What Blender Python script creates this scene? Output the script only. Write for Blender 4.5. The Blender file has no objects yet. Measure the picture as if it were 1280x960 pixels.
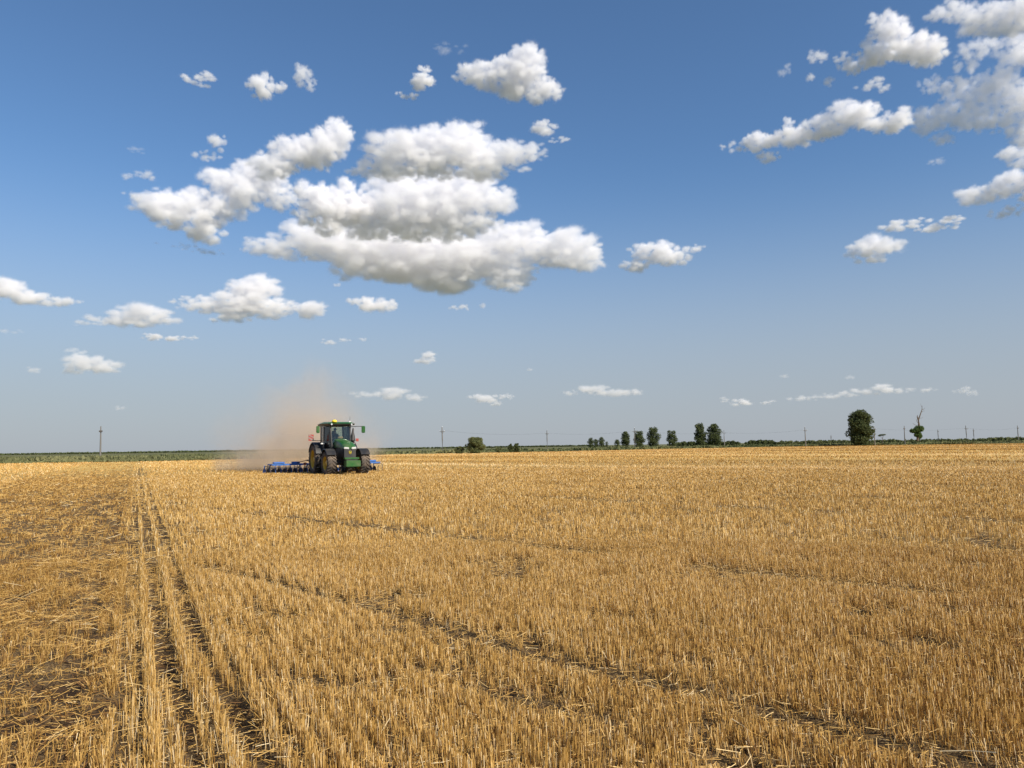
import bpy, bmesh, math, random, time
import numpy as np
from mathutils import Matrix, Vector, noise
R = math.radians
S = bpy.context.scene
C = S.collection
random.seed(7)
rng = np.random.default_rng(11)

# ------------------------------------------------------------------ camera
CAMH = 1.65
F = 960.0
cam = bpy.data.objects.new('camera', bpy.data.cameras.new('camera'))
C.objects.link(cam)
S.camera = cam
cam.data.sensor_width = 36
cam.data.lens = 36 * F / 1280
cam.data.clip_start = .1
cam.data.clip_end = 90000
MR = Matrix.Rotation(R(94.65), 4, 'X') @ Matrix.Rotation(R(-.85), 4, 'Z')
cam.matrix_world = Matrix.Translation((0, 0, CAMH)) @ MR
M3 = MR.to_3x3()


def ray(px, py):
    return (M3 @ Vector(((px - 640) / F, (480 - py) / F, -1))).normalized()


def horizon(px):
    return 567.6 - .01484 * px


def at(px, d):
    """ground point under picture column px at forward distance d"""
    v = ray(px, horizon(px))
    return Vector((v.x / v.y * d, d, 0))


# ------------------------------------------------------------------ world and sun
SUN_EL = R(38)
SUN_AZ = R(128)          # clockwise from +Y
SV = Vector((math.sin(SUN_AZ) * math.cos(SUN_EL), math.cos(SUN_AZ) * math.cos(SUN_EL), math.sin(SUN_EL)))
w = bpy.data.worlds.new('World')
S.world = w
w.use_nodes = True
nt = w.node_tree
bg = nt.nodes['Background']
sk = nt.nodes.new('ShaderNodeTexSky')
sk.sky_type = 'NISHITA'
sk.sun_disc = False
sk.sun_elevation = SUN_EL
sk.sun_rotation = SUN_AZ
sk.altitude = 0
sk.air_density = 1.0
sk.dust_density = .6
sk.ozone_density = 2.2
tint = nt.nodes.new('ShaderNodeMix')
tint.data_type = 'RGBA'
tint.blend_type = 'MULTIPLY'
tint.inputs[0].default_value = 1
tint.inputs[7].default_value = (.80, 1.02, 1.20, 1)
nt.links.new(sk.outputs[0], tint.inputs[6])
# pale blue-grey haze layer that thickens towards the horizon
tcw = nt.nodes.new('ShaderNodeTexCoord')
sxyz = nt.nodes.new('ShaderNodeSeparateXYZ')
nt.links.new(tcw.outputs['Generated'], sxyz.inputs[0])
hz = nt.nodes.new('ShaderNodeMapRange')
hz.interpolation_type = 'SMOOTHERSTEP'
for k, q in enumerate((-.02, .38, .88, 0)):
    hz.inputs[k + 1].default_value = q
nt.links.new(sxyz.outputs['Z'], hz.inputs[0])
hm = nt.nodes.new('ShaderNodeMix')
hm.data_type = 'RGBA'
nt.links.new(hz.outputs[0], hm.inputs[0])
nt.links.new(tint.outputs[2], hm.inputs[6])
hm.inputs[7].default_value = (3.75, 4.02, 4.50, 1)
nt.links.new(hm.outputs[2], bg.inputs[0])
bg.inputs[1].default_value = .085
sl = bpy.data.lights.new('sun', 'SUN')
so = bpy.data.objects.new('sun', sl)
C.objects.link(so)
sl.energy = 5
sl.angle = R(.5)
sl.color = (1, .925, .81)
so.rotation_euler = SV.to_track_quat('Z', 'Y').to_euler()
vs = S.view_settings
vs.view_transform = 'Standard'
vs.look = 'None'
vs.exposure = .34
vs.gamma = 1
vs.use_curve_mapping = False
cy = S.cycles
cy.use_denoising = True
cy.volume_bounces = 12
cy.max_bounces = 14
cy.diffuse_bounces = 3
cy.transparent_max_bounces = 12
cy.volume_step_rate = 1
cy.sample_clamp_indirect = 6


# ------------------------------------------------------------------ tagging
def tag(o, label=None, cat=None, group=None, kind=None):
    if label: o['label'] = label
    if cat: o['category'] = cat
    if group: o['group'] = group
    if kind: o['kind'] = kind
    return o


def empty(name, loc, rz=0, **k):
    o = bpy.data.objects.new(name, None)
    o.empty_display_size = .3
    o.location = loc
    o.rotation_euler = (0, 0, rz)
    C.objects.link(o)
    return tag(o, **k)


# ------------------------------------------------------------------ materials
def mat(name, col=(.5, .5, .5), rough=.6, metal=0, spec=.5):
    m = bpy.data.materials.new(name)
    m.use_nodes = True
    b = m.node_tree.nodes['Principled BSDF']
    b.inputs['Base Color'].default_value = (*col, 1)
    b.inputs['Roughness'].default_value = rough
    b.inputs['Metallic'].default_value = metal
    b.inputs['Specular IOR Level'].default_value = spec
    return m


def nodes(m):
    return m.node_tree.nodes, m.node_tree.links.new, m.node_tree.nodes['Principled BSDF']


def ramp(N, stops):
    r = N.new('ShaderNodeValToRGB')
    e = r.color_ramp.elements
    while len(e) < len(stops):
        e.new(.5)
    for k, (p, c) in enumerate(stops):
        e[k].position = p
        e[k].color = (*c, 1)
    return r


def dusty(name, col, dust=.35, rough=.45, metal=0):
    """painted or rubber surface with uneven field dust over it"""
    m = mat(name, col, rough, metal)
    N, L, b = nodes(m)
    tc = N.new('ShaderNodeTexCoord')
    n = N.new('ShaderNodeTexNoise')
    n.inputs['Scale'].default_value = 2.3
    n.inputs['Detail'].default_value = 6
    L(tc.outputs['Object'], n.inputs['Vector'])
    mr = N.new('ShaderNodeMapRange')
    mr.inputs[1].default_value = .35
    mr.inputs[2].default_value = .75
    mr.inputs[4].default_value = dust
    L(n.outputs[0], mr.inputs[0])
    mx = N.new('ShaderNodeMix')
    mx.data_type = 'RGBA'
    mx.inputs[6].default_value = (*col, 1)
    mx.inputs[7].default_value = (.30, .22, .15, 1)
    L(mr.outputs[0], mx.inputs[0])
    L(mx.outputs[2], b.inputs['Base Color'])
    return m


def straw_mat(name, stops, rough=.55, trans=.25):
    m = mat(name, (.5, .35, .15), rough, 0, .35)
    N, L, b = nodes(m)
    a = N.new('ShaderNodeAttribute')
    a.attribute_name = 'tone'
    r = ramp(N, stops)
    L(a.outputs['Fac'], r.inputs[0])
    L(r.outputs[0], b.inputs['Base Color'])
    if trans:
        t = N.new('ShaderNodeBsdfTranslucent')
        L(r.outputs[0], t.inputs[0])
        mx = N.new('ShaderNodeMixShader')
        mx.inputs[0].default_value = trans
        L(b.outputs[0], mx.inputs[1])
        L(t.outputs[0], mx.inputs[2])
        L(mx.outputs[0], N['Material Output'].inputs['Surface'])
    return m


# ------------------------------------------------------------------ numpy mesh
def mesh_np(name, V, Fc, m, tone=None, smooth=False, extra=None):
    V = np.ascontiguousarray(V, np.float32).reshape(-1, 3)
    Fc = np.ascontiguousarray(Fc, np.int32)
    k = Fc.shape[1]
    me = bpy.data.meshes.new(name)
    me.vertices.add(len(V))
    me.vertices.foreach_set('co', V.ravel())
    me.loops.add(Fc.size)
    me.loops.foreach_set('vertex_index', Fc.ravel())
    me.polygons.add(len(Fc))
    me.polygons.foreach_set('loop_start', np.arange(0, Fc.size, k, dtype=np.int32))
    me.polygons.foreach_set('loop_total', np.full(len(Fc), k, np.int32))
    me.polygons.foreach_set('use_smooth', np.full(len(Fc), smooth))
    me.update(calc_edges=True)
    for nm, dat in {**(dict(tone=tone) if tone is not None else {}), **(extra or {})}.items():
        at_ = me.attributes.new(nm, 'FLOAT', 'POINT')
        at_.data.foreach_set('value', np.ascontiguousarray(dat, np.float32))
    me.materials.append(m)
    o = bpy.data.objects.new(name, me)
    C.objects.link(o)
    return o


# cheap numpy value noise
_perm = rng.integers(0, 2 ** 31, 4096)


def vnoise(x, y, seed=0):
    xi = np.floor(x).astype(np.int64)
    yi = np.floor(y).astype(np.int64)
    fx = x - xi
    fy = y - yi
    fx = fx * fx * (3 - 2 * fx)
    fy = fy * fy * (3 - 2 * fy)

    def h(a, b):
        return (_perm[(_perm[(a + seed * 131) & 4095] + b) & 4095] & 65535) / 65535.
    return (h(xi, yi) * (1 - fx) + h(xi + 1, yi) * fx) * (1 - fy) + (h(xi, yi + 1) * (1 - fx) + h(xi + 1, yi + 1) * fx) * fy


def fbm(x, y, o=4, seed=0):
    s = 0
    a = .5
    t = 0
    for i in range(o):
        s = s + a * vnoise(x * 2 ** i + i * 17.3, y * 2 ** i + i * 5.1, seed + i)
        t += a
        a *= .55
    return s / t


def sstep(a, b, x):
    t = np.clip((x - a) / (b - a), 0, 1)
    return t * t * (3 - 2 * t)


# ------------------------------------------------------------------ field layout (ground coordinates)
D1 = np.array([-.43927, .89835])     # direction of the drill rows and of the worked strip
U1 = np.array([.89835, .43927])
D2 = np.array([-.68965, .72414])     # direction of the wheel tracks
V2 = np.array([.72414, .68965])
EDGE = [(-3000, 175), (-600, 150), (0, 132), (200, 134), (340, 142), (500, 203), (700, 221), (900, 275), (1000, 300), (1280, 283), (1900, 270), (5000, 260)]
_ea = []
for px, d in EDGE:
    a = math.atan((px - 640) / F)
    _ea.append((a, d / math.cos(a) if abs(px - 640) < 2000 else d * 1.6))
EA = np.array([e[0] for e in _ea])
ED = np.array([e[1] for e in _ea])


def edge_dist(x, y):
    """positive inside the stubble field"""
    a = np.arctan2(x, y)
    d = np.interp(a, EA, ED)
    d = d + 3 * (vnoise(a * 60, a * 0, 3) - .5)
    return d - np.hypot(x, y)


def uv(x, y):
    return x * U1[0] + y * U1[1], x * D1[0] + y * D1[1]


def vt(x, y):
    return x * V2[0] + y * V2[1], x * D2[0] + y * D2[1]


def furrow(u, s):
    """0..1 depth of the tine furrows of the worked strip"""
    wob = .05 * (vnoise(s * .8, s * 0, 5) - .5) + .03 * (vnoise(s * 3., s * 0, 6) - .5)
    f = 0
    for c, wd, k in ((0.0, .085, .85), (.235, .095, 1.), (.53, .10, 1.), (-.36, .09, .55), (-.74, .08, .45), (-1.2, .1, .4), (-1.75, .1, .4)):
        drift = .12 * sstep(8, 4, s) if c > 0 else 0
        kk = k * (.25 + .6 * vnoise(s * 1.3 + c * 9, s * 0 + c * 7, 8) + .45 * vnoise(s * 4.3 + c * 5, s * 0 + c * 3, 9))
        f = np.maximum(f, kk * np.exp(-((u - c - wob - drift) / wd) ** 2))
    return f


def worked(u):
    return sstep(.02, -.25, u) * sstep(-6.6, -6.1, u)


def track(x, y):
    v, s = vt(x, y)
    wob = .12 * (vnoise(s * .45, s * 0, 21) - .5)
    t = 0
    for c, wd, k, lo in ((4.40, .15, 1.05, .24), (3.55, .15, .9, .46), (3.0, .14, .8, .5), (8.95, .30, .95, .34), (17.6, .5, .85, .40), (22.5, .5, .5, .5),
                         (30., .6, .7, .45), (41, .9, .8, .3), (52, 1.2, .8, .35), (70, 1.8, .8, .3), (92, 2.2, .8, .35), (125, 3., .8, .3)):
        br = sstep(lo, lo + .25, vnoise(s * .9 + c, s * 0 + c * 3, 22) * .8 + .35 * vnoise(s * 3.1, s * 0 + c, 23))
        t = np.maximum(t, k * br * np.exp(-((v - c - wob) / wd) ** 2))
    near = sstep(.59, .76, fbm(x * 1.9, y * 1.9, 4, 31)) * .85        # small bare patches
    u, _ = uv(x, y)
    return np.maximum(t * sstep(.6, 1.0, u), near)


def band(x, y):
    """tone of straw swaths left lengthwise on the field, -1..1"""
    v, s = vt(x, y)
    vv = v + 2.5 * (vnoise(s * .03, v * .02, 41) - .5)
    b = (vnoise(vv * .11, s * .004, 42) - .5) * 2
    b = b * .6 + .5 * (vnoise(vv * .33, s * .012, 43) - .5) * 2
    return b * sstep(22, 45, v)


def height(x, y):
    u, s = uv(x, y)
    r = np.hypot(x, y)
    near = sstep(60, 20, r)
    h = -.085 * furrow(u, s) * sstep(90, 50, r)
    w_ = worked(u)
    h = h + near * w_ * (.16 * (fbm(x * 1.6, y * 1.6, 4, 51) - .5) + .09 * np.abs(fbm(x * 7, y * 7, 3, 52) - .5))
    h = h + near * .02 * (fbm(x * 3, y * 3, 3, 53) - .5)
    h = h - .06 * track(x, y) * near
    return h


# ------------------------------------------------------------------ ground sheet
th = np.concatenate([np.radians(np.arange(-180, -44, 4.)), np.radians(np.arange(-44, 44.01, .15)), np.radians(np.arange(48, 180.1, 4.))])
rr = np.concatenate([[.02, .5, 1.0, 1.5, 2, 2.4, 2.8], 3.1 * 1.0105 ** np.arange(0, 500), 3.1 * 1.0105 ** 500 * 1.03 ** np.arange(1, 170)])
TT, RR = np.meshgrid(th, rr)
X = np.sin(TT) * RR
Y = np.cos(TT) * RR
Z = height(X, Y)
fld = sstep(-1.5, 1.5, edge_dist(X, Y))
Z = Z - .0 * fld
nr, ntn = X.shape
idx = np.arange(nr * ntn).reshape(nr, ntn)
Fq = np.stack([idx[:-1, :-1], idx[:-1, 1:], idx[1:, 1:], idx[1:, :-1]], -1).reshape(-1, 4)[:, ::-1]
ux, _ = uv(X, Y)
gm = mat('ground_soil_and_straw', (.1, .07, .04), .95, 0, .1)
N, L, b = nodes(gm)
geo = N.new('ShaderNodeNewGeometry')


def nz(scale, det=4, rough=.55, vec=None, typ='ShaderNodeTexNoise'):
    n = N.new(typ)
    n.inputs['Scale'].default_value = scale
    if typ == 'ShaderNodeTexNoise':
        n.inputs['Detail'].default_value = det
        n.inputs['Roughness'].default_value = rough
    L(vec or geo.outputs['Position'], n.inputs['Vector'])
    return n


def mixc(f, a, c):
    m_ = N.new('ShaderNodeMix')
    m_.data_type = 'RGBA'
    for s_, v in ((0, f), (6, a), (7, c)):
        if isinstance(v, tuple):
            m_.inputs[s_].default_value = (*v, 1)
        elif isinstance(v, (int, float)):
            m_.inputs[s_].default_value = v
        else:
            L(v, m_.inputs[s_])
    return m_.outputs[2]


def mrange(v, a, b_, c=0, d=1):
    m_ = N.new('ShaderNodeMapRange')
    for k, q in enumerate((a, b_, c, d)):
        m_.inputs[k + 1].default_value = q
    L(v, m_.inputs[0])
    return m_.outputs[0]


def attr(n_):
    a_ = N.new('ShaderNodeAttribute')
    a_.attribute_name = n_
    return a_.outputs['Fac']


soil = mixc(nz(9, 6, .6).outputs[0], (.036, .021, .012), (.090, .055, .030))
litter = mixc(nz(34, 3).outputs[0], (.20, .125, .05), (.42, .29, .13))
cov = mrange(nz(60, 5, .7).outputs[0], .44, .56)
a1 = attr('cover')
mcov = N.new('ShaderNodeMath')
mcov.operation = 'MULTIPLY'
L(cov, mcov.inputs[0])
L(a1, mcov.inputs[1])
near_c = mixc(mcov.outputs[0], soil, litter)
far_straw = mixc(nz(.9, 5, .6).outputs[0], (.50, .31, .085), (.68, .46, .15))
fieldc = mixc(attr('far'), near_c, far_straw)
bnd = mrange(attr('band'), -1, 1, 0, 1)
fieldc = mixc(mrange(attr('band'), 0, .7, 0, .7), fieldc, (.25, .15, .06))
fieldc = mixc(mrange(attr('band'), 0, -.8, 0, .45), fieldc, (.60, .44, .21))
# land beyond the field: dry grass, green crop, patchy
mp = N.new('ShaderNodeMapping')
mp.inputs['Scale'].default_value = (.25, 1, 1)
mp.inputs['Rotation'].default_value = (0, 0, R(12))
L(geo.outputs['Position'], mp.inputs['Vector'])
g1 = nz(.012, 3, .5, mp.outputs[0]).outputs[0]
rp = ramp(N, [(.3, (.085, .095, .04)), (.45, (.12, .125, .055)), (.55, (.19, .16, .08)), (.62, (.10, .11, .05)), (.75, (.30, .23, .12))])
L(g1, rp.inputs[0])
grass = mixc(mrange(nz(.35, 5, .7).outputs[0], .3, .7, 0, .6), rp.outputs[0], (.07, .085, .035))
col = mixc(attr('field'), grass, fieldc)
L(col, b.inputs['Base Color'])
bmp = N.new('ShaderNodeBump')
bmp.inputs['Strength'].default_value = .9
bmp.inputs['Distance'].default_value = .03
L(nz(28, 8, .7).outputs[0], bmp.inputs['Height'])
L(bmp.outputs[0], b.inputs['Normal'])
trk = track(X, Y)
cover = np.clip(1.0 - .85 * furrow(ux, _) - .8 * trk - .35 * worked(ux), 0, 1)
gnd = mesh_np('ground', np.stack([X, Y, Z], -1), Fq, gm, smooth=True,
              extra=dict(field=fld.ravel(), cover=cover.ravel(), band=band(X, Y).ravel(), far=sstep(20, 110, RR).ravel() * (1 - .9 * furrow(ux, _)).ravel()))
tag(gnd, 'brown soil and straw litter under the stubble, running out to flat grassland', kind='structure')

# ------------------------------------------------------------------ stubble
STRAW = [(0, (.20, .090, .020)), (.35, (.49, .28, .066)), (.7, (.73, .465, .145)), (.93, (.86, .62, .28)), (1, (.92, .74, .44))]
straw = straw_mat('dry_wheat_straw', STRAW)


def stems_mesh(name, x, y, z0, hgt, wid, lean, laz, tone, prism):
    """vectorised stalks; prism: three sided with a cut top, otherwise crossed by random yaw blades"""
    n = len(x)
    dx = np.sin(lean) * np.cos(laz)
    dy = np.sin(lean) * np.sin(laz)
    dz = np.cos(lean)
    base = np.stack([x, y, z0], -1)
    top = base + np.stack([dx, dy, dz], -1) * hgt[:, None]
    yaw = rng.uniform(0, 2 * math.pi, n)
    if prism:
        vs_ = []
        for k in range(3):
            a = yaw + k * 2.094
            off = np.stack([np.cos(a), np.sin(a), 0 * a], -1) * (wid / 2)[:, None]
            off[:, 2] = -(off[:, 0] * dx + off[:, 1] * dy) / np.maximum(dz, .25)
            vs_ += [base + off, top + off * .85]
        V = np.stack(vs_, 1)                       # n,6,3
        q = np.array([[0, 2, 3, 1], [2, 4, 5, 3], [4, 0, 1, 5]])
        Fc = (np.arange(n)[:, None, None] * 6 + q[None]).reshape(-1, 4)
        return mesh_np(name, V.reshape(-1, 3), Fc, straw, tone=np.repeat(tone, 6))
    off = np.stack([np.cos(yaw), np.sin(yaw), 0 * yaw], -1) * (wid / 2)[:, None]
    V = np.stack([base - off, base + off, top + off * .9, top - off * .9], 1)
    Fc = (np.arange(n)[:, None] * 4 + np.arange(4)[None])
    return mesh_np(name, V.reshape(-1, 3), Fc, straw, tone=np.repeat(tone, 4))


def sample_wedge(n, r0, r1, a0=-41.5, a1=40.5, p=1.0):
    """points with density falling as 1/r (p=0) or even (p=1)"""
    t = rng.uniform(0, 1, n)
    r = np.sqrt(r0 ** 2 + t * (r1 ** 2 - r0 ** 2)) if p else r0 + t * (r1 - r0)
    a = np.radians(rng.uniform(a0, a1, n))
    return r * np.sin(a), r * np.cos(a)


def to_rows(x, y, sp=.125, jit=.018):
    u, s = uv(x, y)
    u = np.round(u / sp) * sp + rng.normal(0, jit, len(u))
    return u * U1[0] + s * D1[0], u * U1[1] + s * D1[1]


def zone(name, n, r0, r1, wid_k, prism, tuft=4, p=1, a0=-41.5, a1=40.5):
    nc = n // tuft
    x, y = sample_wedge(nc, r0, r1, a0, a1, p=p)
    x, y = to_rows(x, y)
    ks = 1 + .0 * x
    x = np.repeat(x, tuft) + rng.normal(0, .016, nc * tuft)
    y = np.repeat(y, tuft) + rng.normal(0, .016, nc * tuft)
    r = np.hypot(x, y)
    u, s = uv(x, y)
    wk = worked(u)
    fr = furrow(u, s)
    tk = track(x, y)
    gap = np.clip(np.maximum(fr * 1.5, tk * 1.35), 0, 1)
    keep = (rng.uniform(0, 1, len(x)) > gap) & (edge_dist(x, y) > 0)
    # worked strip: stubble survives in uneven patches
    patch = sstep(.42, .60, fbm(u * 2.6, s * .9, 3, 61))
    strip = ((u > -.33) & (u < -.06))
    pk = np.where(strip, .85, .15 + .6 * patch)
    keep &= rng.uniform(0, 1, len(x)) > wk * (1 - pk)
    x, y, r, u, s, wk, tk, fr, patch = [q[keep] for q in (x, y, r, u, s, wk, tk, fr, patch)]
    m_ = len(x)
    big = fbm(x * .5, y * .5, 3, 71)
    hgt = (.14 + .05 * (big - .5)) * rng.uniform(.62, 1.08, m_) * (1 - .45 * wk * (1 - .5 * patch)) * (1 - .5 * tk)
    lean = np.abs(rng.normal(0, R(7), m_)) + wk * (1 - patch * .6) * np.abs(rng.normal(0, R(30), m_)) * (u < -.1) + tk * rng.uniform(0, 1, m_) + (rng.uniform(0, 1, m_) < .03) * .5
    lean = np.clip(lean, 0, 1.35)
    laz = np.where(rng.uniform(0, 1, m_) < .5, 2 * math.pi * fbm(x * .8, y * .8, 2, 81), rng.uniform(0, 2 * math.pi, m_))
    wid = np.maximum(.0037 * rng.uniform(.7, 1.25, m_), wid_k * r * rng.uniform(.7, 1.3, m_))
    bd = band(x, y)
    tone = np.clip(rng.normal(.54, .29, m_) + .22 * (big - .5) - .55 * bd * sstep(0, .3, np.abs(bd)) - .27 * wk + .05 * sstep(20, 90, r), 0, 1)
    return stems_mesh(name, x, y, height(x, y) - .01, hgt, wid, lean, laz, tone, prism)


st1 = zone('stubble', 300000, 3.3, 13, .0, True)
tag(st1, 'cut golden wheat stubble standing in rows in the foreground', kind='stuff')
st2 = zone('stubble', 620000, 12.8, 55, .00043, False, p=0)
tag(st2, 'cut golden wheat stubble across the middle of the field', kind='stuff')
st3 = zone('stubble', 440000, 54, 330, .00052, False, tuft=3, p=0)
tag(st3, 'distant wheat stubble out to the field edge', kind='stuff')

for a0_, a1_, r0_, r1_, n_ in ((-68, -41.5, .8, 10, 45000), (40.5, 68, .8, 10, 45000), (-41.5, 40.5, 1.2, 3.3, 12000)):
    tag(zone('stubble', n_, r0_, r1_, .0, True, a0=a0_, a1=a1_), 'cut golden wheat stubble beside the camera, just out of the frame', kind='stuff')
for a0_, a1_ in ((-52, -41.5), (40.5, 52)):
    tag(zone('stubble', 50000, 10, 55, .0006, False, p=0, a0=a0_, a1=a1_), 'cut golden wheat stubble further out beside the frame', kind='stuff')


def lying(name, n, r0, r1, lmin, lmax, wid_k, where, zmax=.06):
    x, y = sample_wedge(n, r0, r1, p=0 if r1 > 20 else 1)
    u, s = uv(x, y)
    k = where(x, y, u) > rng.uniform(0, 1, n)
    x, y, u, s = x[k], y[k], u[k], s[k]
    n = len(x)
    r = np.hypot(x, y)
    ln = rng.uniform(lmin, lmax, n) ** 1.0 * rng.uniform(.4, 1, n)
    lean = np.clip(rng.normal(R(84), R(9), n), R(40), R(96))
    laz = rng.uniform(0, 2 * math.pi, n)
    z0 = height(x, y) + rng.uniform(.002, zmax, n)
    wid = np.maximum(.0042 * rng.uniform(.6, 1.3, n), wid_k * r)
    tone = np.clip(rng.normal(.50, .27, n) - .16 * worked(u) * (ln < .3), 0, 1)
    d = np.stack([np.sin(lean) * np.cos(laz), np.sin(lean) * np.sin(laz), np.cos(lean)], -1)
    base = np.stack([x, y, z0], -1)
    bend = rng.normal(0, .12, n)[:, None] * np.stack([-d[:, 1], d[:, 0], np.zeros(n)], -1)
    mid = base + d * (ln * .5)[:, None] + bend * ln[:, None] * .5
    top = base + d * ln[:, None]
    side = np.stack([-d[:, 1], d[:, 0], np.zeros(n)], -1) * (wid / 2)[:, None]
    up = np.zeros((n, 3))
    up[:, 2] = wid * .55
    V = np.stack([base - side, base + up, base + side, mid - side, mid + up, mid + side, top - side, top + up, top + side], 1)
    q = np.array([[0, 1, 4, 3], [1, 2, 5, 4], [3, 4, 7, 6], [4, 5, 8, 7]])
    Fc = (np.arange(n)[:, None, None] * 9 + q[None]).reshape(-1, 4)
    return mesh_np(name, V.reshape(-1, 3), Fc, straw, tone=np.repeat(tone, 9))


l1 = lying('loose_straw', 120000, 3.3, 14, .03, .16, 0, lambda x, y, u: .5 - .1 * worked(u))
tag(l1, 'short broken straw lying between the stubble rows', kind='stuff')
l1b = lying('loose_straw', 110000, 13, 60, .06, .22, .0005, lambda x, y, u: .6 - .2 * worked(u))
tag(l1b, 'short straw lying among the stubble in the middle distance', kind='stuff')
cl = lambda x, y: sstep(.45, .7, fbm(x * 1.4, y * 1.4, 3, 91))
l2 = lying('loose_straw', 34000, 3.3, 16, .12, .38, 0, lambda x, y, u: worked(u) * (.25 + .75 * cl(x, y)) + .015, .09)
tag(l2, 'long pale straws strewn over the worked strip at left', kind='stuff')
l3 = lying('loose_straw', 60000, 15, 75, .10, .32, .0005, lambda x, y, u: worked(u) * (.3 + .7 * cl(x, y)), .12)
tag(l3, 'pale straw lying over the far part of the worked strip', kind='stuff')

# clods of dry soil in the worked strip and the furrows
nc = 9000
x, y = sample_wedge(nc, 3.3, 16)
u, s = uv(x, y)
k = rng.uniform(0, 1, nc) < np.maximum(worked(u) * .5, np.clip(furrow(u, s), 0, 1) * .9)
x, y = x[k], y[k]
nc = len(x)
ico = np.array([[0, 0, 1], [.89, 0, .45], [.28, .85, .45], [-.72, .53, .45], [-.72, -.53, .45], [.28, -.85, .45], [.72, .53, -.45], [-.28, .85, -.45], [-.89, 0, -.45], [-.28, -.85, -.45], [.72, -.53, -.45], [0, 0, -1]])
icf = np.array([[0, 1, 2], [0, 2, 3], [0, 3, 4], [0, 4, 5], [0, 5, 1], [1, 6, 2], [2, 7, 3], [3, 8, 4], [4, 9, 5], [5, 10, 1], [6, 7, 2], [7, 8, 3], [8, 9, 4], [9, 10, 5], [10, 6, 1], [11, 7, 6], [11, 8, 7], [11, 9, 8], [11, 10, 9], [11, 6, 10]])
sz = .006 + .028 * rng.uniform(0, 1, nc) ** 3
V = ico[None] * (sz[:, None, None] * rng.uniform(.6, 1.25, (nc, 12, 1))) * np.array([1.1, 1, .7])
V = V + np.stack([x, y, height(x, y) + sz * .2], -1)[:, None]
cm = mat('dry_soil', (.085, .055, .032), .95, 0, .1)
o = mesh_np('soil_clods', V.reshape(-1, 3), (np.arange(nc)[:, None, None] * 12 + icf[None]).reshape(-1, 3), cm)
tag(o, 'dark dry soil crumbs turned up in the furrows', kind='stuff')

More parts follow.
